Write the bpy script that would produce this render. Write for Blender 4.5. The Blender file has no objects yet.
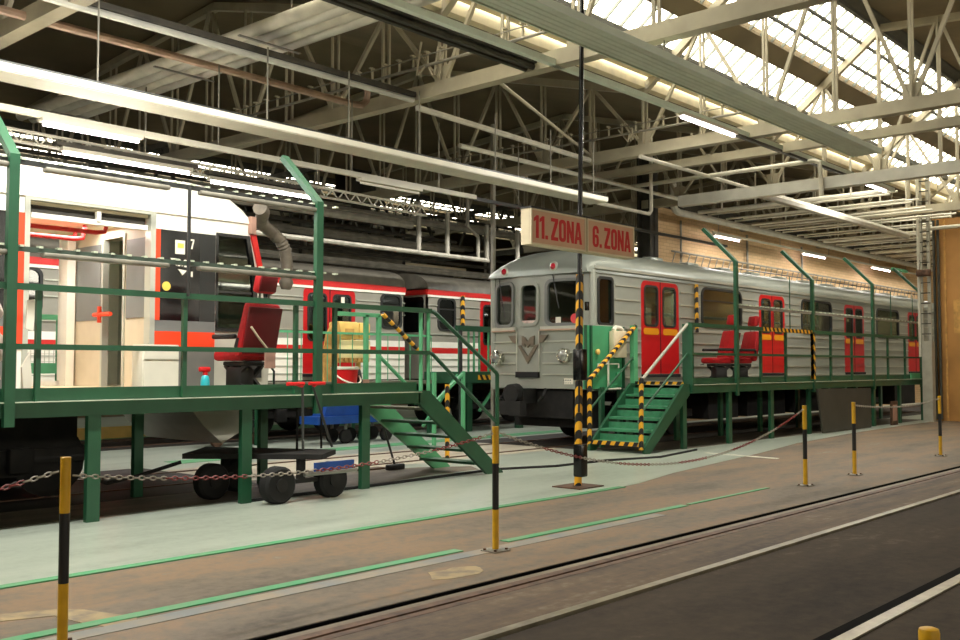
import bpy, bmesh, math, random
from mathutils import Vector, Matrix
random.seed(7)
SC = bpy.context.scene
COL = SC.collection
R = math.radians

# ------------------------------------------------------------------ materials
def lin(c):
    return tuple(((v/255.0)/12.92 if v <= 10 else (((v/255.0)+0.055)/1.055)**2.4) for v in c)

def mat(name, rgb, rough=0.5, metal=0.0, var=0.12, scale=4.0, bump=0.0, spec=0.5, dirt=None, coat=0.0):
    m = bpy.data.materials.new(name); m.use_nodes = True
    nt = m.node_tree; b = nt.nodes['Principled BSDF']
    c = lin(rgb)
    tc = nt.nodes.new('ShaderNodeTexCoord')
    n = nt.nodes.new('ShaderNodeTexNoise'); n.inputs['Scale'].default_value = scale; n.inputs['Detail'].default_value = 6
    nt.links.new(tc.outputs['Object'], n.inputs['Vector'])
    r = nt.nodes.new('ShaderNodeValToRGB')
    d = lin(dirt) if dirt else tuple(v*(1-var*1.6) for v in c)
    r.color_ramp.elements[0].position = 0.32; r.color_ramp.elements[1].position = 0.62
    r.color_ramp.elements[0].color = (*d, 1); r.color_ramp.elements[1].color = (*[min(1, v*(1+var*0.4)) for v in c], 1)
    nt.links.new(n.outputs['Fac'], r.inputs['Fac'])
    nt.links.new(r.outputs['Color'], b.inputs['Base Color'])
    b.inputs['Roughness'].default_value = rough; b.inputs['Metallic'].default_value = metal
    b.inputs['Specular IOR Level'].default_value = spec
    b.inputs['Coat Weight'].default_value = coat
    if bump:
        bp = nt.nodes.new('ShaderNodeBump'); bp.inputs['Strength'].default_value = bump; bp.inputs['Distance'].default_value = 0.02
        nt.links.new(n.outputs['Fac'], bp.inputs['Height']); nt.links.new(bp.outputs['Normal'], b.inputs['Normal'])
    return m

def striped(name, c1, c2, freq, vec=(0.7, 0.7, 1.0), rough=0.5):
    m = bpy.data.materials.new(name); m.use_nodes = True
    nt = m.node_tree; b = nt.nodes['Principled BSDF']
    tc = nt.nodes.new('ShaderNodeTexCoord')
    dp = nt.nodes.new('ShaderNodeVectorMath'); dp.operation = 'DOT_PRODUCT'; dp.inputs[1].default_value = vec
    nt.links.new(tc.outputs['Object'], dp.inputs[0])
    mu = nt.nodes.new('ShaderNodeMath'); mu.operation = 'MULTIPLY'; mu.inputs[1].default_value = freq
    nt.links.new(dp.outputs['Value'], mu.inputs[0])
    fr = nt.nodes.new('ShaderNodeMath'); fr.operation = 'FRACT'; nt.links.new(mu.outputs[0], fr.inputs[0])
    gt = nt.nodes.new('ShaderNodeMath'); gt.operation = 'GREATER_THAN'; gt.inputs[1].default_value = 0.5
    nt.links.new(fr.outputs[0], gt.inputs[0])
    mx = nt.nodes.new('ShaderNodeMix'); mx.data_type = 'RGBA'
    mx.inputs[6].default_value = (*lin(c1), 1); mx.inputs[7].default_value = (*lin(c2), 1)
    nt.links.new(gt.outputs[0], mx.inputs[0]); nt.links.new(mx.outputs[2], b.inputs['Base Color'])
    b.inputs['Roughness'].default_value = rough
    return m

def glass(name, tint, trans=0.6, rough=0.03, refl=0.8):
    m = bpy.data.materials.new(name); m.use_nodes = True
    nt = m.node_tree
    for n in list(nt.nodes): nt.nodes.remove(n)
    out = nt.nodes.new('ShaderNodeOutputMaterial')
    tr = nt.nodes.new('ShaderNodeBsdfTransparent'); tr.inputs['Color'].default_value = (*[v*trans for v in lin(tint)], 1)
    gl = nt.nodes.new('ShaderNodeBsdfGlossy'); gl.inputs['Roughness'].default_value = rough
    lw = nt.nodes.new('ShaderNodeLayerWeight'); lw.inputs['Blend'].default_value = 0.5
    pw = nt.nodes.new('ShaderNodeMath'); pw.operation = 'POWER'; pw.inputs[1].default_value = 3.5
    nt.links.new(lw.outputs['Facing'], pw.inputs[0])
    fz = nt.nodes.new('ShaderNodeMath'); fz.operation = 'MULTIPLY_ADD'; fz.inputs[1].default_value = refl; fz.inputs[2].default_value = 0.05 if refl < 0.5 else 0.11
    nt.links.new(pw.outputs[0], fz.inputs[0])
    mx = nt.nodes.new('ShaderNodeMixShader')
    nt.links.new(fz.outputs[0], mx.inputs[0]); nt.links.new(tr.outputs[0], mx.inputs[1]); nt.links.new(gl.outputs[0], mx.inputs[2])
    nt.links.new(mx.outputs[0], out.inputs['Surface'])
    return m

def emit(name, rgb, s):
    m = bpy.data.materials.new(name); m.use_nodes = True
    b = m.node_tree.nodes['Principled BSDF']
    b.inputs['Base Color'].default_value = (*lin(rgb), 1)
    b.inputs['Emission Color'].default_value = (*lin(rgb), 1); b.inputs['Emission Strength'].default_value = s
    return m

def brick_mat(name, c1, c2, mortar):
    m = bpy.data.materials.new(name); m.use_nodes = True
    nt = m.node_tree; b = nt.nodes['Principled BSDF']; b.inputs['Roughness'].default_value = 0.85
    tc = nt.nodes.new('ShaderNodeTexCoord'); mp = nt.nodes.new('ShaderNodeMapping'); mp.inputs['Rotation'].default_value = (R(90), 0, 0)
    br = nt.nodes.new('ShaderNodeTexBrick')
    br.inputs['Color1'].default_value = (*lin(c1), 1); br.inputs['Color2'].default_value = (*lin(c2), 1); br.inputs['Mortar'].default_value = (*lin(mortar), 1)
    br.inputs['Scale'].default_value = 1.0; br.inputs['Brick Width'].default_value = 0.32; br.inputs['Row Height'].default_value = 0.10; br.inputs['Mortar Size'].default_value = 0.008
    nt.links.new(tc.outputs['Object'], mp.inputs['Vector']); nt.links.new(mp.outputs[0], br.inputs['Vector']); nt.links.new(br.outputs['Color'], b.inputs['Base Color'])
    return m

def floor_mat(name, stops, scale=(0.25, 0.9), rough=0.6, bump=0.1, spec=0.4):
    """blotchy worn ground: two noises, the coarse one stretched along the tracks"""
    m = bpy.data.materials.new(name); m.use_nodes = True
    nt = m.node_tree; b = nt.nodes['Principled BSDF']
    tc = nt.nodes.new('ShaderNodeTexCoord'); mp = nt.nodes.new('ShaderNodeMapping'); mp.inputs['Scale'].default_value = (scale[0], scale[1], 1)
    nt.links.new(tc.outputs['Object'], mp.inputs['Vector'])
    n1 = nt.nodes.new('ShaderNodeTexNoise'); n1.inputs['Scale'].default_value = 1.4; n1.inputs['Detail'].default_value = 8; n1.inputs['Roughness'].default_value = 0.62
    n2 = nt.nodes.new('ShaderNodeTexNoise'); n2.inputs['Scale'].default_value = 9.0; n2.inputs['Detail'].default_value = 8; n2.inputs['Roughness'].default_value = 0.7
    nt.links.new(mp.outputs[0], n1.inputs['Vector']); nt.links.new(tc.outputs['Object'], n2.inputs['Vector'])
    ad = nt.nodes.new('ShaderNodeMix'); ad.inputs[0].default_value = 0.35
    nt.links.new(n1.outputs['Fac'], ad.inputs[2]); nt.links.new(n2.outputs['Fac'], ad.inputs[3])
    r = nt.nodes.new('ShaderNodeValToRGB'); e = r.color_ramp.elements
    for i, (p, c) in enumerate(stops):
        el = e[i] if i < 2 else e.new(p)
        el.position = p; el.color = (*lin(c), 1)
    nt.links.new(ad.outputs[0], r.inputs['Fac']); nt.links.new(r.outputs['Color'], b.inputs['Base Color'])
    b.inputs['Roughness'].default_value = rough; b.inputs['Specular IOR Level'].default_value = spec
    bp = nt.nodes.new('ShaderNodeBump'); bp.inputs['Strength'].default_value = bump; bp.inputs['Distance'].default_value = 0.02
    nt.links.new(n2.outputs['Fac'], bp.inputs['Height']); nt.links.new(bp.outputs['Normal'], b.inputs['Normal'])
    return m

M = dict(
    green=mat('green_paint', (34, 84, 56), 0.42, var=0.10, scale=3),
    lgreen=mat('light_green_paint', (92, 172, 122), 0.45, var=0.06),
    panelgreen=mat('panel_green', (72, 158, 110), 0.4, var=0.06),
    tread=mat('tread_green', (62, 134, 96), 0.5, var=0.15, scale=8),
    edge=mat('pale_edge', (205, 215, 190), 0.4, 0.2),
    silver=mat('silver_paint', (160, 163, 151), 0.36, 0.15, var=0.05, scale=2),
    silver2=mat('silver_moulding', (196, 198, 184), 0.3, 0.4, var=0.03),
    roofgrey=mat('roof_grey', (150, 156, 146), 0.3, 0.2, var=0.08, scale=1.5),
    dullgrey=mat('dull_grey_body', (150, 147, 134), 0.45, var=0.06, scale=2),
    darkroof=mat('dark_roof', (120, 116, 104), 0.5, var=0.15),
    red=mat('red_door', (196, 22, 26), 0.35, var=0.05),
    yellow=mat('yellow_band', (232, 152, 20), 0.4, var=0.03),
    white=mat('white_paint', (250, 246, 232), 0.4, var=0.03),
    cream=mat('cream_panel', (222, 208, 176), 0.5, var=0.05),
    stripe_red=mat('stripe_red', (206, 40, 36), 0.4, var=0.04),
    orange=mat('orange_red', (240, 72, 36), 0.4, var=0.03),
    black=mat('black_panel', (16, 17, 17), 0.22, var=0.1),
    charcoal=mat('charcoal', (44, 46, 44), 0.4, var=0.1),
    belt=mat('belt_grey', (120, 122, 118), 0.4, var=0.04),
    lowgrey=mat('lower_grey', (112, 112, 106), 0.45, var=0.06),
    nosegrey=mat('nose_grey', (190, 188, 172), 0.4, var=0.05),
    rubber=mat('rubber', (20, 19, 18), 0.8, var=0.3),
    pitch=mat('pitch_black', (7, 7, 6), 0.95, var=0.1, spec=0.1),
    under=mat('underframe_black', (26, 24, 21), 0.8, var=0.4, scale=5),
    steel=mat('steel', (150, 148, 140), 0.35, 0.8, var=0.15),
    chrome=mat('chrome', (210, 208, 198), 0.15, 1.0, var=0.05),
    emblem=mat('emblem_metal', (128, 120, 104), 0.35, 0.55, var=0.1),
    rust=mat('rusty_steel', (92, 66, 48), 0.6, 0.3, var=0.35, scale=9),
    railtop=mat('rail_worn', (150, 142, 122), 0.35, 0.6, var=0.2, scale=6),
    truss=mat('truss_cream', (172, 164, 140), 0.55, var=0.14, scale=1.5),
    truss_dark=mat('truss_dark', (78, 78, 68), 0.6, var=0.15),
    pipe=mat('pipe_pale', (206, 202, 184), 0.45, var=0.1),
    pipe_pink=mat('pipe_dusty_pink', (178, 150, 128), 0.5, var=0.15),
    pipe_grey=mat('pipe_grey', (140, 136, 122), 0.5, 0.2, var=0.2),
    pipe_dark=mat('pipe_dark', (64, 60, 50), 0.6, var=0.3),
    trough=mat('trough_white', (208, 204, 184), 0.4, var=0.05),
    rail_grey=mat('rail_grey_green', (62, 78, 66), 0.45, var=0.1),
    tray=mat('tray_greygreen', (220, 230, 214), 0.5, var=0.06, scale=2),
    duct=mat('galvanised', (204, 203, 190), 0.4, 0.3, var=0.12, scale=2),
    slab=mat('ceiling_concrete', (122, 109, 84), 0.9, var=0.12, scale=0.8),
    gutter=mat('gutter_cream', (226, 214, 178), 0.7, var=0.08),
    mull=mat('mullion', (118, 122, 112), 0.5, 0.2, var=0.1),
    column=mat('column_grey', (168, 166, 150), 0.6, var=0.12, scale=3),
    coldark=mat('column_dark', (58, 55, 46), 0.7, var=0.2),
    brown=mat('brown_sheet', (186, 136, 72), 0.45, 0.1, var=0.22, scale=0.7),
    brick=brick_mat('tan_brick', (216, 184, 138), (206, 172, 126), (186, 156, 116)),
    wallgrey=mat('wall_drab', (90, 82, 66), 0.9, var=0.2, scale=0.6),
    seatred=mat('seat_red', (176, 14, 22), 0.6, var=0.1, scale=14, bump=0.05),
    seatdark=mat('seat_back_shell', (104, 8, 15), 0.55, var=0.08),
    plastic=mat('black_plastic', (28, 28, 27), 0.5, var=0.1),
    tag=mat('paper_tag', (176, 138, 120), 0.8, var=0.1),
    strap=mat('cream_strap', (214, 196, 170), 0.7, var=0.05),
    blue=mat('blue_paint', (22, 72, 150), 0.45, var=0.12),
    yell=mat('machine_yellow', (240, 200, 110), 0.45, var=0.08),
    yellcream=mat('machine_cream', (250, 236, 172), 0.5, var=0.05),
    wood=mat('plywood', (206, 158, 84), 0.6, var=0.2, scale=6),
    turq=mat('turquoise', (46, 176, 186), 0.3, var=0.05),
    redp=mat('red_plastic', (212, 26, 30), 0.35, var=0.05),
    whitep=mat('white_plastic', (232, 228, 210), 0.4, var=0.04),
    hose=mat('hose_grey', (122, 113, 98), 0.6, var=0.15, scale=8),
    postyel=mat('post_yellow', (206, 158, 22), 0.4, var=0.1, scale=10),
    postblk=mat('post_black', (20, 20, 19), 0.45, var=0.2),
    chred=mat('chain_red', (134, 44, 40), 0.5, var=0.1),
    chwhite=mat('chain_white', (166, 160, 146), 0.5, var=0.1),
    paintgreen=mat('floor_green', (58, 142, 92), 0.55, var=0.25, scale=5, dirt=(98, 142, 104)),
    paintblue=mat('floor_bluegrey', (110, 115, 115), 0.6, var=0.15, scale=3, dirt=(142, 130, 110)),
    paintwhite=mat('floor_white', (222, 220, 204), 0.6, var=0.1),
    board=mat('drab_board', (66, 64, 54), 0.7, var=0.1, scale=2),
    signface=mat('sign_face', (208, 166, 134), 0.5, var=0.05),
    signred=mat('sign_red', (200, 18, 28), 0.5, var=0.02),
    paper=mat('paper', (240, 234, 216), 0.7, var=0.03),
    lensglass=mat('lens_glass', (170, 172, 164), 0.08, 0.6, var=0.2, scale=20, coat=0.5),
    lampred=mat('lamp_red', (176, 16, 40), 0.15, var=0.02, coat=0.6),
    stickred=mat('sticker_red', (226, 70, 76), 0.5, var=0.02),
    stickyel=mat('sticker_yellow', (238, 206, 90), 0.5, var=0.02),
    film=mat('plastic_film', (226, 206, 196), 0.25, var=0.25, scale=9),
    deck=mat('deck_plate', (120, 118, 100), 0.55, var=0.2, scale=5),
    carfloor=mat('car_floor', (214, 194, 158), 0.55, var=0.08),
    door_int=mat('interior_beige', (214, 200, 172), 0.45, var=0.04),
    winglass=glass('window_glass', (205, 220, 210), 0.75),
    darkglass=glass('dark_glass', (120, 130, 122), 0.55),
    skyglass=glass('skylight_glass', (255, 252, 244), 0.97, 0.2, 0.1),
    tube=emit('tube_glow', (255, 240, 250), 12.0),
    tubeoff=mat('tube_off', (240, 236, 222), 0.3, var=0.02),
    hazard=striped('hazard_tape', (232, 170, 30), (20, 18, 16), 4.2, (0.9, 0.9, 1.0)),
    hazardr=striped('hazard_rail_tape', (232, 170, 30), (20, 18, 16), 4.0, (1.0, 0.0, -1.0)),
    hazardx=striped('hazard_edge', (232, 170, 30), (20, 18, 16), 5.0, (1.0, 1.0, 0.6)),
)

# ------------------------------------------------------------------ mesh builder
class MB:
    def __init__(s): s.v = []; s.f = []; s.mi = []; s.sm = []
    def add(s, vs, fs, mi=0, smooth=False):
        o = len(s.v); s.v += [tuple(p) for p in vs]
        for f in fs: s.f.append(tuple(o+i for i in f)); s.mi.append(mi); s.sm.append(smooth)
        return s
    def box(s, x0, x1, y0, y1, z0, z1, mi=0):
        v = [(x0,y0,z0),(x1,y0,z0),(x1,y1,z0),(x0,y1,z0),(x0,y0,z1),(x1,y0,z1),(x1,y1,z1),(x0,y1,z1)]
        return s.add(v, [(0,3,2,1),(4,5,6,7),(0,1,5,4),(1,2,6,5),(2,3,7,6),(3,0,4,7)], mi)
    def bar(s, p, q, w, h=None, mi=0, up=(0,0,1)):
        p, q = Vector(p), Vector(q); h = h or w
        d = (q-p).normalized(); u = Vector(up)
        if abs(d.dot(u)) > 0.98: u = Vector((0,1,0))
        a = d.cross(u).normalized(); b = a.cross(d).normalized()
        vs = []
        for c in (p, q):
            for i, j in ((-1,-1),(1,-1),(1,1),(-1,1)): vs.append(c + a*(i*w/2) + b*(j*h/2))
        return s.add(vs, [(0,1,2,3),(7,6,5,4),(0,4,5,1),(1,5,6,2),(2,6,7,3),(3,7,4,0)], mi)
    def tube(s, pts, r, n=8, mi=0, closed=False, cap=True):
        pts = [Vector(p) for p in pts]; N = len(pts); rs = r if isinstance(r, (list, tuple)) else [r]*N
        vs = []; prev = None
        for i, p in enumerate(pts):
            if closed: d = pts[(i+1) % N]-pts[i-1]
            elif i == 0: d = pts[1]-p
            elif i == N-1: d = p-pts[-2]
            else: d = (pts[i+1]-p).normalized()+(p-pts[i-1]).normalized()
            d.normalize()
            if prev is None:
                u = Vector((0,0,1)) if abs(d.z) < 0.9 else Vector((1,0,0))
                a = d.cross(u).normalized()
            else:
                a = (prev - d*prev.dot(d)).normalized()
            prev = a; b = d.cross(a)
            for k in range(n):
                t = 2*math.pi*k/n; vs.append(p + (a*math.cos(t)+b*math.sin(t))*rs[i])
        fs = []
        for i in range(N if closed else N-1):
            j = (i+1) % N
            for k in range(n): fs.append((i*n+k, i*n+(k+1) % n, j*n+(k+1) % n, j*n+k))
        s.add(vs, fs, mi, True)
        if cap and not closed:
            o = len(s.v)-len(vs)
            s.f.append(tuple(o+k for k in reversed(range(n)))); s.mi.append(mi); s.sm.append(False)
            s.f.append(tuple(o+(N-1)*n+k for k in range(n))); s.mi.append(mi); s.sm.append(False)
        return s
    def lathe(s, c, prof, n=16, mi=0, axis='z'):
        vs = []
        for (r, h) in prof:
            for k in range(n):
                t = 2*math.pi*k/n; a, b = r*math.cos(t), r*math.sin(t)
                p = (a,b,h) if axis == 'z' else ((h,a,b) if axis == 'x' else (b,h,a))
                vs.append((c[0]+p[0], c[1]+p[1], c[2]+p[2]))
        fs = []
        for i in range(len(prof)-1):
            for k in range(n): fs.append((i*n+k, i*n+(k+1) % n, (i+1)*n+(k+1) % n, (i+1)*n+k))
        fs.append(tuple(reversed(range(n)))); fs.append(tuple((len(prof)-1)*n+k for k in range(n)))
        return s.add(vs, fs, mi, True)
    def rbox(s, c, size, r=0.03, rot=None, mi=0, seg=2, taper=None):
        bm = bmesh.new(); bmesh.ops.create_cube(bm, size=1.0)
        for v in bm.verts:
            v.co = Vector((v.co.x*size[0], v.co.y*size[1], v.co.z*size[2]))
            if taper and v.co.z > 0: v.co.x *= taper; v.co.y *= taper
        bmesh.ops.bevel(bm, geom=list(bm.edges), offset=r, segments=seg, affect='EDGES', profile=0.5)
        mt = Matrix.Translation(c) @ (rot.to_4x4() if rot else Matrix.Identity(4))
        bm.verts.index_update()
        s.add([mt @ v.co for v in bm.verts], [tuple(v.index for v in f.verts) for f in bm.faces], mi, True)
        bm.free(); return s
    def prism(s, poly, axis, a0, a1, mi=0):
        """extrude a 2D polygon: axis 'y' -> poly is (x,z); 'x' -> (y,z); 'z' -> (x,y)"""
        def P(u, w, a): return (u,a,w) if axis == 'y' else ((a,u,w) if axis == 'x' else (u,w,a))
        n = len(poly); vs = [P(u,w,a0) for u,w in poly]+[P(u,w,a1) for u,w in poly]
        fs = [tuple(range(n)), tuple(reversed(range(n,2*n)))]+[(i,(i+1)%n,n+(i+1)%n,n+i) for i in range(n)]
        return s.add(vs, fs, mi)
    def build(s, name, mats, parent=None, recalc=True):
        me = bpy.data.meshes.new(name)
        off = BASE.get(parent.name, (0,0,0)) if parent else (0,0,0)
        me.from_pydata([(x-off[0],y-off[1],z-off[2]) for x,y,z in s.v], [], s.f)
        if not isinstance(mats, (list, tuple)): mats = [mats]
        for m in mats: me.materials.append(m if not isinstance(m, str) else M[m])
        me.polygons.foreach_set('material_index', s.mi); me.polygons.foreach_set('use_smooth', s.sm)
        if recalc:
            bm = bmesh.new(); bm.from_mesh(me); bmesh.ops.recalc_face_normals(bm, faces=bm.faces); bm.to_mesh(me); bm.free()
        if any(s.sm):
            try: me.set_sharp_from_angle(angle=R(42))
            except Exception: pass
        o = bpy.data.objects.new(name, me); COL.objects.link(o)
        if parent: o.parent = parent; BASE[o.name] = off
        return o

BASE = {}
def each(name, m, parent, mbs):
    return [b.build(name, m, parent) for b in mbs]
def thing(name, label, cat, loc=(0,0,0), group=None, rotz=0, local=False):
    o = bpy.data.objects.new(name, None); COL.objects.link(o); o.empty_display_size = 0.1
    o.location = loc; o.rotation_euler = (0,0,rotz); BASE[o.name] = (0,0,0) if local else tuple(loc)
    o['label'] = label; o['category'] = cat
    if group: o['group'] = group
    return o
def tag(o, label, cat, group=None, kind=None):
    o['label'] = label; o['category'] = cat
    if group: o['group'] = group
    if kind: o['kind'] = kind
    return o
def struct(o, label=None, cat=None):
    o['kind'] = 'structure'
    if label: o['label'] = label
    if cat: o['category'] = cat
    return o
def dup(root, loc, label=None, rotz=None, group=None):
    r = root.copy(); COL.objects.link(r); r.location = loc
    if rotz is not None: r.rotation_euler = (0,0,rotz)
    if label: r['label'] = label
    if group: r['group'] = group
    def rec(a, b):
        for ch in list(a.children):
            c = ch.copy(); COL.objects.link(c); c.parent = b; rec(ch, c)
    rec(root, r); return r

def rrect(x0, x1, z0, z1, r, n=5, top=True, bot=True):
    pts = []
    for (cx, cz, a0, on) in ((x1-r, z1-r, 0, top), (x0+r, z1-r, 90, top), (x0+r, z0+r, 180, bot), (x1-r, z0+r, 270, bot)):
        if on:
            for i in range(n+1):
                a = R(a0+90*i/n); pts.append((cx+r*math.cos(a), cz+r*math.sin(a)))
        else:
            pts.append((x1 if cx > (x0+x1)/2 else x0, z1 if cz > (z0+z1)/2 else z0))
    return pts

def plate2d(loops, t):
    """a flat plate with holes: filled 2D curve turned into a mesh; returns verts (u,w,d) and faces, d in 0..t"""
    cu = bpy.data.curves.new('tmp', 'CURVE'); cu.dimensions = '2D'; cu.fill_mode = 'BOTH'; cu.extrude = t/2
    for lp in loops:
        sp = cu.splines.new('POLY'); sp.points.add(len(lp)-1)
        for p, (u, w) in zip(sp.points, lp): p.co = (u, w, 0, 1)
        sp.use_cyclic_u = True
    ob = bpy.data.objects.new('tmp', cu); COL.objects.link(ob)
    dg = bpy.context.evaluated_depsgraph_get(); ev = ob.evaluated_get(dg)
    me = bpy.data.meshes.new_from_object(ev)
    vs = [(v.co.x, v.co.y, v.co.z+t/2) for v in me.vertices]; fs = [tuple(p.vertices) for p in me.polygons]
    bpy.data.objects.remove(ob); bpy.data.curves.remove(cu); bpy.data.meshes.remove(me)
    return vs, fs
def plate_y(mb, loops, y, t, mi=0):          # plate in the XZ plane, from y to y+t
    vs, fs = plate2d(loops, t); return mb.add([(u, y+d, w) for u,w,d in vs], fs, mi)
def plate_map(mb, loops, t, fn, mi=0):       # plate through an arbitrary map (u,w,d)->xyz
    vs, fs = plate2d(loops, t); return mb.add([fn(u,w,d) for u,w,d in vs], fs, mi)
def rect(x0, x1, z0, z1): return [(x0,z0),(x1,z0),(x1,z1),(x0,z1)]

GL = {'1': ([[(.13,0),(.30,0),(.30,1),(.17,1),(0,.87),(0,.71),(.13,.79)]], .37),
      'Z': ([[(0,0),(.46,0),(.46,.16),(.19,.16),(.46,.82),(.46,1),(0,1),(0,.84),(.26,.84),(0,.18)]], .53),
      'O': ([rrect(0,.47,0,1,.2), rrect(.16,.31,.16,.84,.07)], .54),
      'N': ([[(0,0),(.15,0),(.15,.56),(.33,0),(.48,0),(.48,1),(.33,1),(.33,.44),(.15,1),(0,1)]], .53),
      'A': ([[(0,0),(.15,0),(.18,.19),(.34,.19),(.37,0),(.52,0),(.35,1),(.17,1)], [(.205,.34),(.315,.34),(.26,.74)]], .52),
      '6': ([[(.46,.66),(.46,.82),(.40,.95),(.30,1),(.16,1),(.06,.95),(0,.82),(0,.18),(.06,.05),(.16,0),(.30,0),(.40,.05),(.46,.18),(.46,.42),(.41,.55),(.32,.60),(.16,.58),(.16,.80),(.19,.85),(.27,.85),(.30,.80),(.30,.66)], rrect(.16,.30,.14,.45,.06)], .53),
      '.': ([[(0,0),(.16,0),(.16,.17),(0,.17)]], .36), ' ': ([], .02),
      '7': ([[(0,1),(.45,1),(.45,.85),(.22,0),(.06,0),(.29,.84),(0,.84)]], .5)}
def text(name, body, parent, y, x0, x1, z0, h, matname):
    """lettering cut as thin plates standing in the XZ plane, fitted between x0 and x1"""
    W = sum(GL[c][1] for c in body)-0.06; k = (x1-x0)/W; mb = MB(); x = x0
    for c in body:
        lp, adv = GL[c]
        if lp: plate_y(mb, [[(x+u*k, z0+w*h) for u, w in l] for l in lp], y-0.004, 0.006)
        x += adv*k
    return mb.build(name, matname, parent)

# ------------------------------------------------------------------ camera (eye 1.6 above the floor)
cam = bpy.data.cameras.new('camera'); co = bpy.data.objects.new('camera', cam); COL.objects.link(co)
cam.sensor_width = 36.0; cam.lens = 992.0/960.0*36.0; cam.clip_end = 400
yaw, pit = R(41.705), R(2.7126)
f = Vector((math.cos(yaw)*math.cos(pit), math.sin(yaw)*math.cos(pit), math.sin(pit)))
rr = Vector((math.sin(yaw), -math.cos(yaw), 0)); uu = rr.cross(f)
co.matrix_world = Matrix(((rr.x,uu.x,-f.x,0),(rr.y,uu.y,-f.y,0),(rr.z,uu.z,-f.z,1.6),(0,0,0,1)))
SC.camera = co

# ------------------------------------------------------------------ setting: ground
conc = floor_mat('brown_concrete', [(0.34, (74, 66, 55)), (0.47, (106, 96, 82)), (0.56, (126, 104, 80)), (0.60, (112, 102, 87)), (0.70, (150, 143, 126))], rough=0.65, spec=0.3)
asph = floor_mat('dark_asphalt', [(0.34, (38, 32, 26)), (0.48, (58, 49, 39)), (0.58, (68, 58, 46)), (0.70, (104, 93, 77))], rough=0.8, spec=0.2)
paint = floor_mat('grey_floor_paint', [(0.30, (122, 130, 118)), (0.48, (156, 165, 152)), (0.7, (176, 183, 169))], scale=(0.2, 1.2), rough=0.3, bump=0.04, spec=0.6)
trackbed = floor_mat('oily_track_strip', [(0.34, (44, 34, 27)), (0.46, (82, 68, 54)), (0.55, (98, 80, 60)), (0.68, (132, 122, 106))], scale=(0.3, 2.6), rough=0.7)
struct(MB().box(-16, 80, 4.96, 50, -0.4, 0.0).build('floor', conc))
struct(MB().box(-16, 80, -16, 3.87, -0.4, 0.0).build('floor', asph))
struct(MB().box(-16, 80, 3.99, 4.60, -0.4, 0.0).build('floor', trackbed))
struct(MB().box(-16, 80, 3.87, 4.96, -0.6, -0.35).build('floor', 'pitch'))  # gap bottom in black, shade put into its colour
# grey painted bay between the aisle and the cars, worn off along its right edge
edge = [(-16,7.45),(11.1,7.45),(11.7,7.5),(13.2,7.85),(15.2,8.15),(17.3,8.45),(20,8.95),(23.6,9.3),(28,9.5),(34,9.55),(50,9.6)]
mb = MB(); poly = edge+[(50,30),(-16,30)]
mb.prism(poly, 'z', 0.0, 0.004)
struct(mb.build('floor_paint', paint))
def line(name, pts, w, m, z=0.008):
    mb = MB()
    for (a, b) in zip(pts, pts[1:]): mb.bar((a[0],a[1],z/2), (b[0],b[1],z/2), w, z)
    return struct(mb.build(name, m))
line('floor_marking', [(-16,7.44),(11.2,7.44)], 0.11, 'paintgreen', 0.010)
line('floor_marking', [(-16,6.02),(6.4,5.95)], 0.11, 'paintgreen')
line('floor_marking', [(7.0,5.94),(10.2,5.92)], 0.10, 'paintgreen')
line('floor_marking', [(10.3,5.93),(12.4,5.95)], 0.06, 'paintgreen')
line('floor_marking', [(-16,5.80),(9.4,5.76)], 0.16, 'paintblue', 0.004)
line('floor_marking', [(16.45,7.7),(16.65,9.2)], 0.09, 'paintwhite', 0.010)
line('floor_marking', [(9,14.9),(20,15.05)], 0.5, 'paintgreen', 0.010)
line('floor_marking', [(4,21.3),(23.2,21.3)], 2.6, 'paintgreen', 0.006)

patchm = mat('patch_fill', (146, 128, 92), 0.7, var=0.3, scale=7, dirt=(112, 100, 82))
random.seed(3); c = [(2.35,6.62),(2.75,6.55),(3.05,6.42),(3.12,6.2),(3.18,6.0),(3.3,5.85)]; up = []; dn = []
for i, (x, y) in enumerate(c):
    w = 0.06+0.05*random.random()+(0.06 if i in (3,4) else 0); up.append((x+w*0.6,y+w)); dn.append((x-w*0.6,y-w))
struct(MB().prism(up+dn[::-1], 'z', 0.0, 0.0035).build('floor_patch', patchm))
struct(MB().prism([(5.7+0.28*math.cos(a*.5)*(1+.2*math.sin(a*2)), 5.33+0.16*math.sin(a*.5)*(1+.2*math.cos(a*3))) for a in range(12)], 'z', 0.0, 0.003).build('floor_patch', patchm))
# rails
def rail(y, label, m='railtop', h=0.0, w=0.07, x0=-16, x1=60):
    o = MB().prism([(y-w,-0.09),(y+w,-0.09),(y+w,-0.075),(y+0.012,-0.05),(y+w*0.5,-0.03),(y+w*0.5,h),(y-w*0.5,h),(y-w*0.5,-0.03),(y-0.012,-0.05),(y-w,-0.075)], 'x', x0, x1).build('track_rail', m)
    return tag(o, label, 'rail')
rail(3.945, 'worn pale rail beside the dark asphalt, middle one of the foreground rails', 'railtop', 0.012, 0.075)
rail(2.33, 'pale rail at the bottom right corner beside a black gap', 'railtop', 0.012, 0.09)
tag(MB().box(-16, 60, 4.71, 4.79, -0.35, 0.0).build('edge_channel', 'rust'), 'rust brown steel channel along the pit edge nearest the yellow posts', 'channel')
tag(MB().box(-16, 60, 4.60, 4.67, -0.35, 0.002).build('edge_strip', 'rust'), 'thin pale steel strip between the rusty channel and the track bed', 'strip')
struct(MB().box(-16, 80, 2.385, 2.47, -0.01, 0.002).build('floor_groove', 'pitch'))
struct(MB().box(-16, 60, 4.79, 4.86, -0.35, 0.0).build('floor_kerb', floor_mat('pale_kerb', [(0.3, (78, 68, 56)), (0.5, (112, 100, 84)), (0.7, (142, 132, 114))], scale=(0.3, 3.0))))
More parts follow.
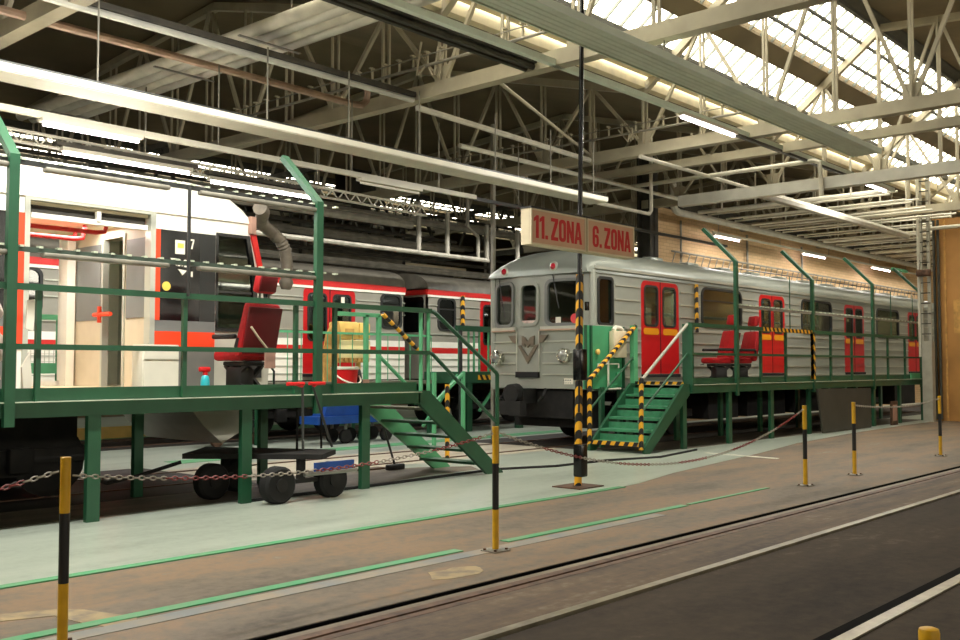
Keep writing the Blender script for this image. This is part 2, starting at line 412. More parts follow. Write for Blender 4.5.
struct(MB().box(-16, 60, 4.945, 4.962, -0.35, -0.004).box(-16, 60, 4.86, 4.875, -0.35, -0.01).build('floor_gap_shade', 'pitch'))  # black faces that paint the gap's shade onto its walls
# rails under the cars (near track and far track)
for y, lab in ((12.08, 'near rail under the silver and the white metro cars'), (13.52, 'far rail under the silver and the white metro cars')):
    tag(MB().box(-16, 60, y-0.035, y+0.035, 0, 0.02).build('track_rail', 'rust'), lab, 'rail')
for y, lab in ((18.58, 'near rail under the red striped cars at the back'), (20.02, 'far rail under the red striped cars at the back')):
    tag(MB().box(-16, 60, y-0.035, y+0.035, 0, 0.02).build('track_rail', 'rust'), lab, 'rail')

brownm = floor_mat('dark_brown_floor', [(0.32, (62, 54, 46)), (0.5, (96, 86, 72)), (0.7, (126, 116, 100))], scale=(0.3, 1.4), rough=0.6)
struct(MB().prism([(-16,10.1),(9.4,10.15),(10.6,10.4),(11.6,10.35),(11.9,10.8),(11.2,11.3),(9.6,11.75),(-16,11.75)], 'z', 0.0, 0.0062).build('floor_brown_strip', brownm))  # dark brown strip following the platform and stair footprint
struct(MB().prism([(16.2,10.25),(17.2,9.95),(31.5,10.0),(31.5,11.3),(15.9,11.3)], 'z', 0.0, 0.0062).build('floor_brown_strip', brownm))  # same brown strip along the right platform
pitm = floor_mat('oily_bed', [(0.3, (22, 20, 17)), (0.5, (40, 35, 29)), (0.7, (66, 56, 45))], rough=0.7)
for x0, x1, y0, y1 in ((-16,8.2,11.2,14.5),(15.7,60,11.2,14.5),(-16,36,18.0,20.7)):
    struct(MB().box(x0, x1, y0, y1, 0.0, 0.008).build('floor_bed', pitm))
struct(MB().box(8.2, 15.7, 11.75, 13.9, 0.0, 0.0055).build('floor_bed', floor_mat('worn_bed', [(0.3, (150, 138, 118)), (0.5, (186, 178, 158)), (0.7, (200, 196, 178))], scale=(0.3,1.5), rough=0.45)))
# ------------------------------------------------------------------ setting: roof and walls
XA, XB = -16, 72
def sheet(name, pts, m, x0=XA, x1=XB, t=0.16):      # pts: (y,z) polyline, solid slab above it
    mb = MB()
    for (a, b) in zip(pts, pts[1:]):
        mb.prism([a, b, (b[0], b[1]+t), (a[0], a[1]+t)], 'x', x0, x1)
    return struct(mb.build(name, m))
sheet('ceiling', [(11.15,7.62),(17.6,9.2),(27.8,8.45)], 'slab')
sheet('ceiling', [(29.1,7.6),(35.6,9.2),(47,9.8)], 'slab')
sheet('ceiling', [(8.22,9.85),(-0.6,9.2),(-6.85,7.62)], 'slab')
sheet('ceiling', [(-9.78,9.85),(-16,9.4)], 'slab')
struct(MB().prism([(11.02,7.42),(11.2,7.42),(11.2,7.8),(11.02,7.74)], 'x', XA, XB).prism([(10.72,7.62),(10.95,7.62),(10.95,7.7),(10.72,7.85)], 'x', XA, XB).build('ceiling_gutter', 'gutter'))
struct(MB().prism([(29.0,7.4),(29.2,7.4),(29.2,7.8),(29.0,7.7)], 'x', XA, XB).build('ceiling_gutter', 'gutter'))
def skylight(name, yv, zv, yr, zr, span):
    """glazed slope from the valley (yv,zv) to the ridge (yr,zr); closed strip in the middle"""
    def P(t): return (yv+(yr-yv)*t, zv+(zr-zv)*t)
    root = bpy.data.objects.new(name, None); COL.objects.link(root); root['kind'] = 'structure'
    pn = MB()
    for a, b in ((0.06, 0.42), (0.54, 0.985)):
        p, q = P(a), P(b); pn.prism([p, q, (q[0], q[1]+0.012), (p[0], p[1]+0.012)], 'x', XA, XB)
    pn.build('pane', 'skyglass', root)
    mb = MB(); x = XA
    while x < XB:
        for a, b in ((0.06, 0.42), (0.54, 0.985)):
            p, q = P(a), P(b); mb.bar((x,p[0],p[1]-0.02), (x,q[0],q[1]-0.02), 0.035, 0.06)
        x += 0.52
    mb.build('glazing_bar', 'mull', root)
    mb = MB()
    for t, w in ((0.68, 0.06), (0.83, 0.06), (0.22, 0.14), (0.965, 0.10)):
        p = P(t); mb.bar((XA,p[0],p[1]-0.08), (XB,p[0],p[1]-0.08), w, w)
    mb.build('purlin', 'truss_dark', root)
    p, q = P(0.42), P(0.54)
    MB().prism([(p[0],p[1]-0.04),(q[0],q[1]-0.04),(q[0],q[1]+0.12),(p[0],p[1]+0.12)], 'x', XA, XB).build('closed_strip', 'slab', root)
    p, q = P(0.985), P(1.04)
    MB().prism([(p[0],p[1]-0.1),(q[0],q[1]-0.1),(q[0],q[1]+0.15),(p[0],p[1]+0.15)], 'x', XA, XB).build('ridge_beam', 'truss_dark', root)
    # daylight portal on the opening
    L = bpy.data.lights.new('skylight_portal', 'AREA'); L.shape = 'RECTANGLE'; L.size = XB-XA; L.size_y = math.hypot(yr-yv, zr-zv)*0.98
    L.cycles.is_portal = True
    o = bpy.data.objects.new('skylight_portal', L); COL.objects.link(o)
    c = P(0.5); o.location = ((XA+XB)/2, c[0]+0.05*(1 if yr < yv else -1), c[1]+0.12)
    d = Vector((0, yr-yv, zr-zv)).normalized(); X = Vector((1,0,0)); Z = X.cross(d)
    if Z.z < 0: X = -X; Z = X.cross(d)
    o.matrix_world = Matrix(((X.x,d.x,Z.x,o.location.x),(X.y,d.y,Z.y,o.location.y),(X.z,d.z,Z.z,o.location.z),(0,0,0,1)))
    return root
skylight('window_1', 11.05, 7.62, 8.3, 9.8, None)
skylight('window_unseen_bay', -6.95, 7.62, -9.7, 9.8, None)  # unseen repeat of the skylight bay behind the camera, added for front light
skylight('window_2', 29.05, 7.6, 27.85, 8.4, None)
# walls
struct(MB().box(XA-0.3, XA, -16, 47, 0, 11).build('wall_left', 'wallgrey'))
struct(MB().box(XB, XB+0.3, -16, 47, 0, 11).build('wall_far', 'wallgrey'))
struct(MB().box(XA, XB, -16.3, -16, 0, 5.3).box(XA, XB, -16.3, -16, 6.8, 11).build('wall_front', 'wallgrey'))
w4 = bpy.data.objects.new('window_fill_band', None); COL.objects.link(w4); w4['kind'] = 'structure'  # unseen glazed band behind the camera, added to brighten camera-facing sides
MB().box(XA, XB, -16.16, -16.15, 5.3, 6.8).build('pane', 'skyglass', w4)
mb = MB()
for i in range(45): mb.box(XA+i*2, XA+i*2+0.08, -16.2, -16.1, 5.3, 6.8)
for z in (5.3, 6.0, 6.73): mb.box(XA, XB, -16.2, -16.1, z, z+0.07)
mb.build('glazing_bar', 'mull', w4)
L = bpy.data.lights.new('window_portal', 'AREA'); L.shape = 'RECTANGLE'; L.size = XB-XA; L.size_y = 1.5; L.cycles.is_portal = True
o = bpy.data.objects.new('window_portal', L); COL.objects.link(o); o.location = ((XA+XB)/2,-16.05,6.05); o.rotation_euler = (R(90),0,0)
struct(MB().box(XA, XB, 47, 47.3, 0, 11).build('wall_back', 'wallgrey'))
struct(MB().box(24.2, 60, 15.0, 15.3, 0, 6.2).build('wall_brick', 'brick'))
struct(MB().box(24.2, 60, 14.95, 15.4, 6.2, 6.5).build('wall_brick_lintel', 'coldark'))
struct(MB().box(60, 60.3, 9.4, 15.3, 0, 8.2).build('wall_end', 'wallgrey'))
struct(MB().box(31.3, 31.6, -16, 9.62, 0, 6.05).build('wall_right', 'brown'))
mb = MB()
for y in (9.3, 8.7, 7.6): mb.box(31.26, 31.3, y-0.05, y, 0, 6.0)
mb.box(31.25, 31.3, 8.75, 9.05, 2.6, 3.6)
struct(mb.build('trim_1', 'wood'))

# columns
def column(x, y, w, h, m, label):
    t = thing('steel_column', label, 'column', (x,y,0))
    MB().box(x-w/2, x+w/2, y-w/2, y-w/2+0.05, 0, h).box(x-w/2, x+w/2, y+w/2-0.05, y+w/2, 0, h).box(x-0.03, x+0.03, y-w/2, y+w/2, 0, h).build('shaft', m, t)
    MB().box(x-w*0.8, x+w*0.8, y-w*0.8, y+w*0.8, 0, 0.04).build('base_plate', m, t)
    return t
column(23.0, 26.5, 0.9, 8.5, 'coldark', 'dark steel column rising behind the red striped car, left of the hanging sign')
column(23.55, 14.75, 0.42, 7.8, 'coldark', 'dark steel column at the left end of the tan brick wall')
t = thing('building_column', 'grey column with a caged cable ladder beside the brown sheet wall', 'column', (30.45,9.5,0))
MB().box(30.33, 30.60, 9.40, 9.68, 0, 2.35).build('plinth', 'column', t)
for x, y in ((30.33,9.40),(30.33,9.62),(30.55,9.50)): MB().box(x, x+0.06, y, y+0.06, 2.35, 7.6).build('upright', 'column', t)
for i in range(17): MB().box(30.31, 30.34, 9.41, 9.67, 2.55+i*0.3, 2.58+i*0.3).build('rung', 'coldark', t)
MB().tube([(30.3,9.72,1.9),(30.3,9.72,7.4)], 0.04).build('conduit', 'pipe', t)
MB().rbox((30.22,9.55,4.35), (0.16,0.4,0.2), 0.04).build('red_box', 'rust', t)
t = thing('wall_cable_duct', 'dark vertical pipes clamped on the left edge of the brown sheet wall', 'pipe', (31.1,9.1,0))
for y in (9.56, 9.44): MB().tube([(31.22,y,0.05),(31.22,y,6.0)], 0.04).build('pipe', 'truss_dark', t)

# ------------------------------------------------------------------ roof trusses
def roofz(y):
    P = [(-16,7.4),(-6.9,7.6),(-0.6,9.1),(8.22,9.8),(11.1,7.5),(17.6,9.2),(27.45,8.45)]
    for a, b in zip(P, P[1:]):
        if a[0] <= y <= b[0]: return a[1]+(b[1]-a[1])*(y-a[0])/(b[0]-a[0])
    return 9.7
def truss(label):
    t = thing('roof_truss', label, 'truss', (0,0,0), local=True)
    MB().box(-0.11, 0.11, -6.9, 26.3, 6.0, 6.03).box(-0.11, 0.11, -6.9, 26.3, 6.20, 6.23).box(-0.03, 0.03, -6.9, 26.3, 6.03, 6.20).box(-0.11,-0.09,-6.9,26.3,6.03,6.20).build('bottom_chord', 'truss', t)
    ys = [3.0+1.345*i for i in range(18)]
    pts = [-6.9,-0.6,8.3,11.1,17.6,26.3]
    mb = MB()
    for a, b in zip(pts, pts[1:]): mb.bar((0,a,roofz(a)-0.12), (0,b,roofz(b)-0.12), 0.14, 0.16)
    mb.build('top_chord', 'truss', t)
    for i, y in enumerate(ys):
        MB().bar((-0.07,y,6.23), (-0.07,y,roofz(y)-0.15), 0.03, 0.05).bar((0.07,y,6.23), (0.07,y,roofz(y)-0.15), 0.03, 0.05).build('vertical', 'truss', t)
        if i % 2 == 0:
            for j in (-1, 1):
                if 0 <= i+j < len(ys):
                    MB().bar((0,y+0.06*j,6.25), (0,ys[i+j]-0.05*j,roofz(ys[i+j])-0.2), 0.065, 0.065).build('diagonal', 'truss', t)
            MB().box(-0.02,0.02,y-0.16,y+0.16,6.2,6.5).build('gusset', 'truss', t)
    return t
tr = truss('pale steel roof truss crossing the top left corner of the picture')
tr.location = (5.6,0,0)
dup(tr, (11.5,0,0), 'pale steel roof truss passing above the silver car roof and behind the hanging sign pole')
dup(tr, (17.6,0,0), 'pale steel roof truss ending against the long grey green tray, over the silver car front')
dup(tr, (-0.4,0,0), 'pale steel roof truss almost overhead, left of all the others')
tag(MB().box(18.96, 19.14, -6.9, 14.5, 5.96, 5.98).box(18.96, 19.14, -6.9, 14.5, 6.12, 6.14).box(19.02, 19.08, -6.9, 14.5, 5.98, 6.12).box(18.96,18.98,-6.9,14.5,5.98,6.12).build('cross_beam', 'truss'), 'pale steel cross beam close behind the truss over the silver car front', 'beam')
for x in (23.6, 29.6, 35.6, 41.6, 47.6): dup(tr, (x,0,0), 'far pale roof truss receding beyond the silver car', group='far roof trusses')
# bracing rods between trusses
for a, b, lab in (((11.5,10.1,6.2),(17.6,12.45,6.2),'thin bracing rod crossing between two trusses left of the black pole'),
                  ((17.75,10.06,6.32),(23.45,12.34,6.32),'thin bracing rod crossing between trusses right of the black pole')):
    tag(MB().tube([a,b], 0.03, 6).build('bracing_rod', 'truss'), lab, 'rod')
# cable conduits clipped along the chords
def conduit(x, label, y0=8.6, y1=16.5):
    t = thing('cable_conduit', label, 'conduit', (x-0.2,y0,6.3))
    mb = MB().tube([(x-0.2,y0,6.45),(x-0.2,y1,6.45)], 0.025, 6).tube([(x-0.25,y0,6.60),(x-0.25,y1,6.60)], 0.012, 5)
    mb.build('pipe', 'pipe_grey', t)
    y = y0+0.2
    while y < y1: MB().bar((x-0.2,y,6.45), (x-0.2,y,6.68), 0.03).bar((x-0.26,y,6.66), (x-0.16,y,6.66), 0.05, 0.02).build('clip', 'truss', t); y += 0.33
    mb = MB()
    for k in range(7):
        a = Vector((x-0.2+random.uniform(-.1,.1), 11.1+random.uniform(-.25,.25), 6.3)); b = a+Vector((random.uniform(-.1,.1), random.uniform(-.3,.3), random.uniform(0.1,.5)))
        mb.bar(a, b, 0.025)
    mb.build('bracket_cluster', 'truss', t)
conduit(11.4, 'cable conduit with clips along the truss above the light trough')
conduit(17.5, 'cable conduit with clips along the truss right of the black pole')
conduit(5.5, 'cable conduit with clips along the top left truss')

# ------------------------------------------------------------------ ceiling services
def lamp(parent, x0, x1, y, z, lit=True):
    d = MB().box(x0, x1, y-0.07, y+0.07, z+0.03, z+0.09); d.build('lamp_housing', 'trough', parent)
    MB().tube([(x0+0.04,y,z),(x1-0.04,y,z)], 0.022, 8).build('fluorescent_tube', 'tube' if lit else 'tubeoff', parent)
def hangers(parent, xs, y, z, top=6.1, m='pipe_grey'):
    for x in xs: MB().tube([(x,y,z),(x,y,top)], 0.012, 5).build('hanger_rod', m, parent)
# big white light trough above the left platform
t = thing('light_trough', 'long thick white trough hung above the left platform, upper of the two', 'light trough', (7,11.3,4.8))
MB().box(-3, 16.4, 11.2, 11.64, 4.89, 4.99).build('trough', 'trough', t)
MB().box(-3,16.4,11.19,11.24,4.99,5.01).build('top_rail', 'charcoal', t)
MB().box(-3,16.4,11.185,11.2,4.905,4.985).build('lit_side_face', 'whitep', t)  # near face whitened: the light falling on it put into its colour
hangers(t, [1.0, 3.6, 5.8, 8.3, 9.8, 11.3, 13.2, 14.8, 16.2], 11.4, 4.99)
# thinner light rail with lamps
t = thing('light_rail', 'thin white light rail with short lamps below the thick trough', 'light rail', (7,12.6,4.8))
MB().box(-2, 14.0, 12.56, 12.64, 4.80, 4.88).build('rail', 'trough', t)
MB().box(14.0, 24.0, 12.56, 12.64, 4.78, 4.84).build('rail_extension', 'charcoal', t)
lamp(t, 5.65, 7.06, 12.6, 4.72, True); lamp(t, 11.06, 12.52, 12.6, 4.72, False); lamp(t, 0.5, 2.2, 12.6, 4.72, True)
hangers(t, [5.1, 8.3, 10.9, 13.0, 15.3], 12.6, 4.85)
# lit lamps on the lattice girder over the white car
t = thing('hanging_light_girder', 'light lattice girder with two glowing tubes above the white car roof', 'girder', (9,14.5,4.9))
mb = MB().tube([(2,14.5,5.10),(14.6,14.5,4.92)], 0.025, 6).tube([(2,14.5,4.93),(14.6,14.5,4.75)], 0.025, 6)
for i in range(42):
    x = 2+i*0.3; z = 4.93-(x-2)*0.0143; mb.bar((x,14.5,z), (x+0.15,14.5,z+0.165), 0.02).bar((x+0.15,14.5,z+0.165), (x+0.3,14.5,z), 0.02)
mb.build('lattice', 'pipe', t)
lamp(t, 6.8, 9.0, 14.45, 4.80, True); lamp(t, 9.35, 11.6, 14.45, 4.72, True)
MB().box(9.3,11.7,14.38,14.52,4.84,4.9).box(6.7,9.1,14.38,14.52,4.9,4.96).build('reflector', 'pipe_dark', t)
hangers(t, [4.5, 8.2, 11.7], 14.5, 5.05)
# unlit fluorescent channels along the trusses
t = thing('ceiling_light_channel', 'grey light channel running from the top left truss to the next truss', 'light channel', (8.5,11.65,5.98))
MB().box(5.2, 11.35, 11.52, 11.80, 6.04, 6.12).build('channel', 'pipe_dark', t)
MB().tube([(5.2,11.6,6.0),(11.35,11.6,6.0)], 0.05, 8).build('tube', 'duct', t)
t = thing('ceiling_light_channel', 'dark twin light channel at the top, ending at the truss left of the pole', 'light channel', (9,9.16,6.05))
MB().box(4.0, 11.45, 9.02, 9.30, 6.10, 6.18).build('channel', 'pipe_dark', t)
MB().tube([(4,9.1,6.06),(11.45,9.1,6.06)], 0.05, 8).tube([(4,9.24,6.06),(11.45,9.24,6.06)], 0.05, 8).build('tube', 'pipe_dark', t)
t = thing('light_rail', 'long grey light rail crossing behind the black pole, with two lit lamps', 'light rail', (15,8.72,6.03))
MB().box(2, 25.4, 8.67, 8.77, 6.0, 6.09).build('rail', 'tray', t)
lamp(t, 15.0, 17.0, 8.72, 5.93, True); lamp(t, 23.0, 24.9, 8.72, 5.93, True)
MB().box(17.0, 23.0, 8.68, 8.76, 5.95, 6.0).build('dark_trim', 'charcoal', t)
# wide heating panel tray
t = thing('radiant_tray', 'wide grey green ribbed tray running along the hall beneath the skylights', 'ceiling tray', (12,6.92,5.6))
mb = MB().box(2, 18.8, 6.68, 7.16, 5.62, 5.65)
for i in range(5): y = 6.69+i*0.095; mb.prism([(y,5.62),(y+0.08,5.62),(y+0.065,5.612),(y+0.015,5.612)], 'x', 2, 18.8)
mb.build('panel', 'tray', t)
MB().box(2, 18.8, 6.65, 6.68, 5.60, 5.70).box(2, 18.8, 7.16, 7.18, 5.60, 5.66).build('side_rail', 'tray', t)
hangers(t, [5.6, 8.5, 11.5, 14.5, 17.6], 6.92, 5.66, 6.0)
# bundled heater tubes crossing the upper left
t = thing('heater_tube_bundle', 'bundle of four dusty tubes crossing the upper left ceiling', 'heater tubes', (8.2,12,6.1))
A, B = Vector((8.75,8.0,6.45)), Vector((8.5,19.0,6.38)); dirv = (B-A).normalized(); side = dirv.cross(Vector((0,0,1)))
for k in range(4):
    o = side*(k-1.5)*0.24; MB().tube([A+o,B+o], 0.095, 10).build('tube', 'duct' if k % 2 else 'pipe', t)
for q in (0.15, 0.35, 0.55, 0.75, 0.9):
    c = A+(B-A)*q; MB().bar(c-side*0.55+Vector((0,0,-.1)), c+side*0.55+Vector((0,0,-.1)), 0.05, 0.02).build('strap', 'steel', t)
hangers(t, [8.4, 8.9], 11.0, 6.5, 7.6)
# pipes along and across
def pipe(label, pts, r, m='pipe', group=None): return tag(MB().tube(pts, r, 8).build('hanging_pipe', m), label, 'pipe', group)
pipe('dusty pink pipe from the top left truss to an elbow at the next truss', [(5.0,12.75,6.12),(11.0,12.75,6.08),(11.25,12.75,6.10),(11.36,12.75,6.2),(11.38,12.75,6.42)], 0.06, 'pipe_pink')
pipe('cream pipe sloping between two trusses left of the black pole', [(11.5,11.63,5.91),(17.6,12.42,6.08)], 0.055, 'pipe')
pipe('thin pale pipe running right from beneath the truss, left of the grid of pipes', [(17.3,11.0,5.93),(22.9,11.0,5.93)], 0.045, 'pipe')
pipe('thin pale pipe right of the black pole bending down towards the brick wall', [(14.0,13.0,5.9),(22.8,13.0,5.9)], 0.05, 'pipe')
pipe('long thick white pipe running above the brick wall', [(24.0,14.2,6.75),(24.0,14.2,6.1),(24.1,14.2,5.97),(24.3,14.2,5.92),(46,14.2,5.92)], 0.10, 'pipe')
pipe('white pipe loop hanging left of the brick wall', [(19.8,12.3,7.1),(19.8,12.3,5.25),(19.7,12.3,5.15),(17.6,12.3,5.15)], 0.045, 'pipe')
pipe('white pipe with a bend at the top running under the skylights, near the big duct', [(20.2,14.2,5.95),(20.2,8.55,5.95),(20.25,8.45,5.9),(20.25,8.42,5.2)], 0.05, 'pipe')
pipe('thick pale channel pipe running to the caged column', [(20.5,10.0,5.48),(30.2,10.0,5.48)], 0.11, 'pipe')
pipe('white pipe with a square bend beside the caged column top', [(31.1,9.9,4.9),(31.1,9.9,5.75),(31.1,4,5.75)], 0.08, 'pipe')
tag(MB().box(20.32,20.55,5.4,11.9,5.36,5.60).build('hanging_duct', 'duct'), 'thick galvanised air duct crossing the hall before the grid of pipes', 'duct')
for i in range(38):
    x = 24.6+i*0.55
    z = 6.0 if i % 3 else 6.15
    pipe('thin white pipe of the grid crossing beyond the air duct', [(x,8.9,z),(x,14.06,z)], 0.028+0.03*(i % 8 == 1), 'whitep', 'grid of white ceiling pipes')
t = thing('pipe_hanger', 'grid of thin vertical hangers holding the white ceiling pipes', 'hangers', (33,11,6))
for y in (9.6, 11.4, 13.2):
    for i in range(0, 20, 2): MB().bar((24.92+i*1.02,y,5.95), (24.92+i*1.02,y,7.3), 0.04).build('hanger_rod', 'pipe', t)
# lamps over the silver car, by the brick wall
t = thing('light_rail', 'thin white light rail in front of the brick wall with three lit lamps', 'light rail', (35,14.3,5.5))
MB().box(26.4, 46, 14.27, 14.33, 5.56, 5.62).build('rail', 'trough', t)
for a, b in ((26.5,28.1),(32.7,34.6),(39.1,41.1)): lamp(t, a, b, 14.3, 5.48, True)
hangers(t, [26.8, 31, 35, 39, 43], 14.325, 5.6, 7.5)
t = thing('cable_ladder_rail', 'thin cable ladder fixed along the tan brick wall', 'cable ladder', (35,14.8,4.9))
mb = MB().tube([(25,14.85,4.95),(46,14.85,4.95)], 0.03, 6).tube([(25,14.85,4.6),(46,14.85,4.6)], 0.03, 6)
for i in range(50): mb.bar((25+i*.42,14.85,4.6), (25.2+i*.42,14.85,4.95), 0.025)
mb.build('ladder', 'pipe_grey', t)
for x in (26, 30, 34, 38, 42): MB().box(x, x+0.05, 14.8, 14.995, 4.55, 4.6).build('bracket', 'pipe_grey', t)
for x in (25.6, 29.8, 34.0): MB().tube([(x,14.9,3.4),(x,14.9,5.9)], 0.04, 6).build('downpipe', 'pipe_grey', t)

# pipe jungle above the far track
random.seed(21)
labs = ['lower', 'middle', 'upper']
pipe('pale horizontal pipe just above the red striped car roofs, with risers', [(4,17,4.37),(19.4,17,4.37)], 0.06, 'pipe_grey')
pipe('pale thick pipe above the lower riser pipe, left of the thin grey posts', [(5,17,5.0),(16.6,17,5.0)], 0.09, 'pipe_grey')
for x, z1, lab in ((16.85,5.6,'first'),(17.85,5.45,'second'),(19.35,5.3,'third'),(20.6,5.3,'fourth')):
    pipe('%s pale riser pipe from the left above the red striped car' % lab, [(x,17,4.35),(x,17,z1)], 0.06, 'pipe_grey')
pipe('bent pale pipe between the risers above the red striped car', [(18.6,17,5.9),(18.6,17,5.2),(19.0,17,4.95),(19.0,17,4.4)], 0.05, 'pipe_grey')
for k in range(26):
    y = 19.5+(k % 9)*0.75; z = 4.3+(k*0.37 % 2.0); x0 = random.uniform(0, 9); x1 = random.uniform(20, 27)
    tag(MB().tube([(x0,y,z),(x1,y,z)], 0.05+0.05*(k % 3 == 0), 6).build('hanging_pipe', 'pipe_dark' if k % 3 else 'pipe_grey'), 'long pipe in the dim tangle behind the red striped cars', 'pipe', 'background pipe tangle')
for k in range(22):
    x = 5+k*0.95; y = 21+(k % 4)
    tag(MB().tube([(x,y,3.9),(x,y,6.3)], 0.045, 6).build('hanging_riser', 'pipe_grey' if k % 2 else 'pipe_dark'), 'short riser in the dim tangle behind the red striped cars', 'pipe', 'background risers')
for k in range(5):
    x = 8.3+k*4.2
    t = thing('hanging_girder', 'dark lattice girder in the dim roof beyond the red striped cars', 'girder', (x,24,5.5), 'background girders')
    mb = MB().bar((x,20.5,5.4),(x,34,5.4),0.12,0.16).bar((x,20.5,6.9),(x,34,6.9),0.12,0.14); mb.build('chord', 'truss_dark', t)
    mb = MB()
    for i in range(9): mb.bar((x,20.5+i*1.5,5.4),(x,21.25+i*1.5,6.9),0.07).bar((x,21.25+i*1.5,6.9),(x,22+i*1.5,5.4),0.07)
    mb.build('lattice', 'truss_dark', t)
for k, (x0, x1, y, z, lab) in enumerate(((9,24,22.0,4.55,'pale flat air duct low behind the red striped car roofs'),(2,15,24.13,4.35,'pale flat air duct far behind, above the left car roof'),(12,22,25.75,5.0,'pale flat air duct above the other ducts at the back'))):
    tag(MB().box(x0,x1,y,y+0.46,z,z+0.28).build('hanging_duct', 'cream'), lab, 'duct')
tag(MB().box(16.49,16.57,14.30,14.38,0,7.0).build('grey_post', 'pipe_grey'), 'tall thin grey post left of the silver car front', 'post')
tag(MB().box(9.2,9.5,25.5,40,8.0,8.1).build('hanging_beam', 'truss_dark'), 'dark beam in the roof far behind the white car', 'beam')
# ------------------------------------------------------------------ metro cars
def bogie(parent, xc, yc=12.8):
    b = MB().box(xc-1.5, xc+1.5, yc-0.95, yc-0.8, 0.45, 0.62).box(xc-1.5, xc+1.5, yc+0.8, yc+0.95, 0.45, 0.62).box(xc-0.25, xc+0.25, yc-0.9, yc+0.9, 0.4, 0.7)
    for dx in (-0.55, 0.55): b.rbox((xc+dx,yc-0.98,0.5), (0.3,0.15,0.3), 0.04)
    o = b.build('bogie', 'under', parent)
    for dx in (-1.0, 1.0):
        for dy in (-0.72, 0.72):
            MB().lathe((xc+dx,yc+dy,0.462), [(0.10,-0.09),(0.36,-0.07),(0.42,-0.06),(0.44,-0.05),(0.42,0.06),(0.2,0.07)], 20, axis='y').build('wheel', 'under', o)
def roof_mesh(x0, x1, y0, y1, zs, zp, front=None, back=None, m='roofgrey', parent=None, n=14, z0f=None):
    """barrel roof; front=(length, drop) rounds the end down"""
    xs = [x0]; 
    if front: xs = [x0+front*(1-math.cos(i/10*math.pi/2)) for i in range(11)]
    xs += [x1-back*(1-math.sin(i/10*math.pi/2)) for i in range(11)] if back else [x1]
    mb = MB(); vs = []
    yc, hw = (y0+y1)/2, (y1-y0)/2
    for x in xs:
        s = 1.0
        if front and x < x0+front: s = math.sqrt(max(0, 1-((x0+front-x)/front)**2))
        if back and x > x1-back: s = math.sqrt(max(0, 1-((x-x1+back)/back)**2))
        for k in range(n+1):
            a = math.pi*k/n; c, q = math.cos(a), math.sin(a)
            yy = yc - hw*1.02*(abs(c)**0.75)*(1 if c > 0 else -1)
            zz = zs + (zp-zs)*(q**0.8)*(0.14+0.86*s)
            vs.append((x, yy, zz))
    W = n+1; fs = []
    for i in range(len(xs)-1):
        for k in range(n): fs.append((i*W+k, i*W+k+1, (i+1)*W+k+1, (i+1)*W+k))
    fs.append(tuple(range(W))); fs.append(tuple((len(xs)-1)*W+k for k in range(W)))
    fs += [tuple([i*W+n, i*W, (i+1)*W, (i+1)*W+n]) for i in range(len(xs)-1)]
    mb.add(vs, fs, 0, True)
    return mb.build('roof', m, parent)
def window(parent, x0, x1, z0, z1, y, r=0.16, name='window', fm='charcoal', gm='winglass', bar=True):
    mb = MB(); plate_y(mb, [rrect(x0-0.02,x1+0.02,z0-0.02,z1+0.02,r), rrect(x0+0.035,x1-0.035,z0+0.035,z1-0.035,r*0.85)], y-0.025, 0.07)
    if bar: mb.box(x0+0.03, x1-0.03, y-0.012, y+0.02, z1-0.30, z1-0.27)
    w = mb.build(name, fm, parent)
    mb = MB(); plate_y(mb, [rrect(x0+0.02,x1-0.02,z0+0.02,z1-0.02,r*0.9)], y+0.012, 0.01); mb.build('pane', gm, w)
    return w
def door(parent, x0, x1, z0, z1, y, wz0, wz1, m='red', band=None, gap=True):
    xm = (x0+x1)/2
    for a, b, sgn in ((x0, xm-0.01, 0), (xm+0.01, x1, 1)):
        mb = MB(); r = 0.16
        out = [(a,z0),(b,z0)]
        if sgn == 0: out += [(b,z1)] + [(a+r-r*math.sin(R(90*i/5)), z1-r+r*math.cos(R(90*i/5))) for i in range(6)]
        else: out += [(b-r+r*math.cos(R(90*i/5)), z1-r+r*math.sin(R(90*i/5))) for i in range(6)] + [(a,z1)]
        plate_y(mb, [out, rrect(a+0.13,b-0.08,wz0,wz1,0.12) if sgn == 0 else rrect(a+0.08,b-0.13,wz0,wz1,0.12)], y-0.01, 0.05)
        d = mb.build('door_leaf', m, parent)
        wa, wb = (a+0.13,b-0.08) if sgn == 0 else (a+0.08,b-0.13)
        mb = MB(); plate_y(mb, [rrect(wa-0.01,wb+0.01,wz0-0.01,wz1+0.01,0.12), rrect(wa+0.03,wb-0.03,wz0+0.03,wz1-0.03,0.1)], y-0.02, 0.03); mb.build('window_seal', 'charcoal', d)
        mb = MB(); plate_y(mb, [rrect(wa,wb,wz0,wz1,0.12)], y+0.01, 0.01); mb.build('pane', 'winglass', d)
        if band:
            mb = MB(); plate_y(mb, [rrect(a+0.1,b-0.06,band[0],band[1],0.06)], y-0.016, 0.008); mb.build('band', 'yellow', d)
    MB().box(xm-0.012, xm+0.012, y-0.015, y+0.03, z0, z1).build('door_seal', 'rubber', parent)
    MB().box(x0, x1, y-0.05, y+0.02, z0-0.07, z0-0.005).build('door_sill', 'rubber', parent)

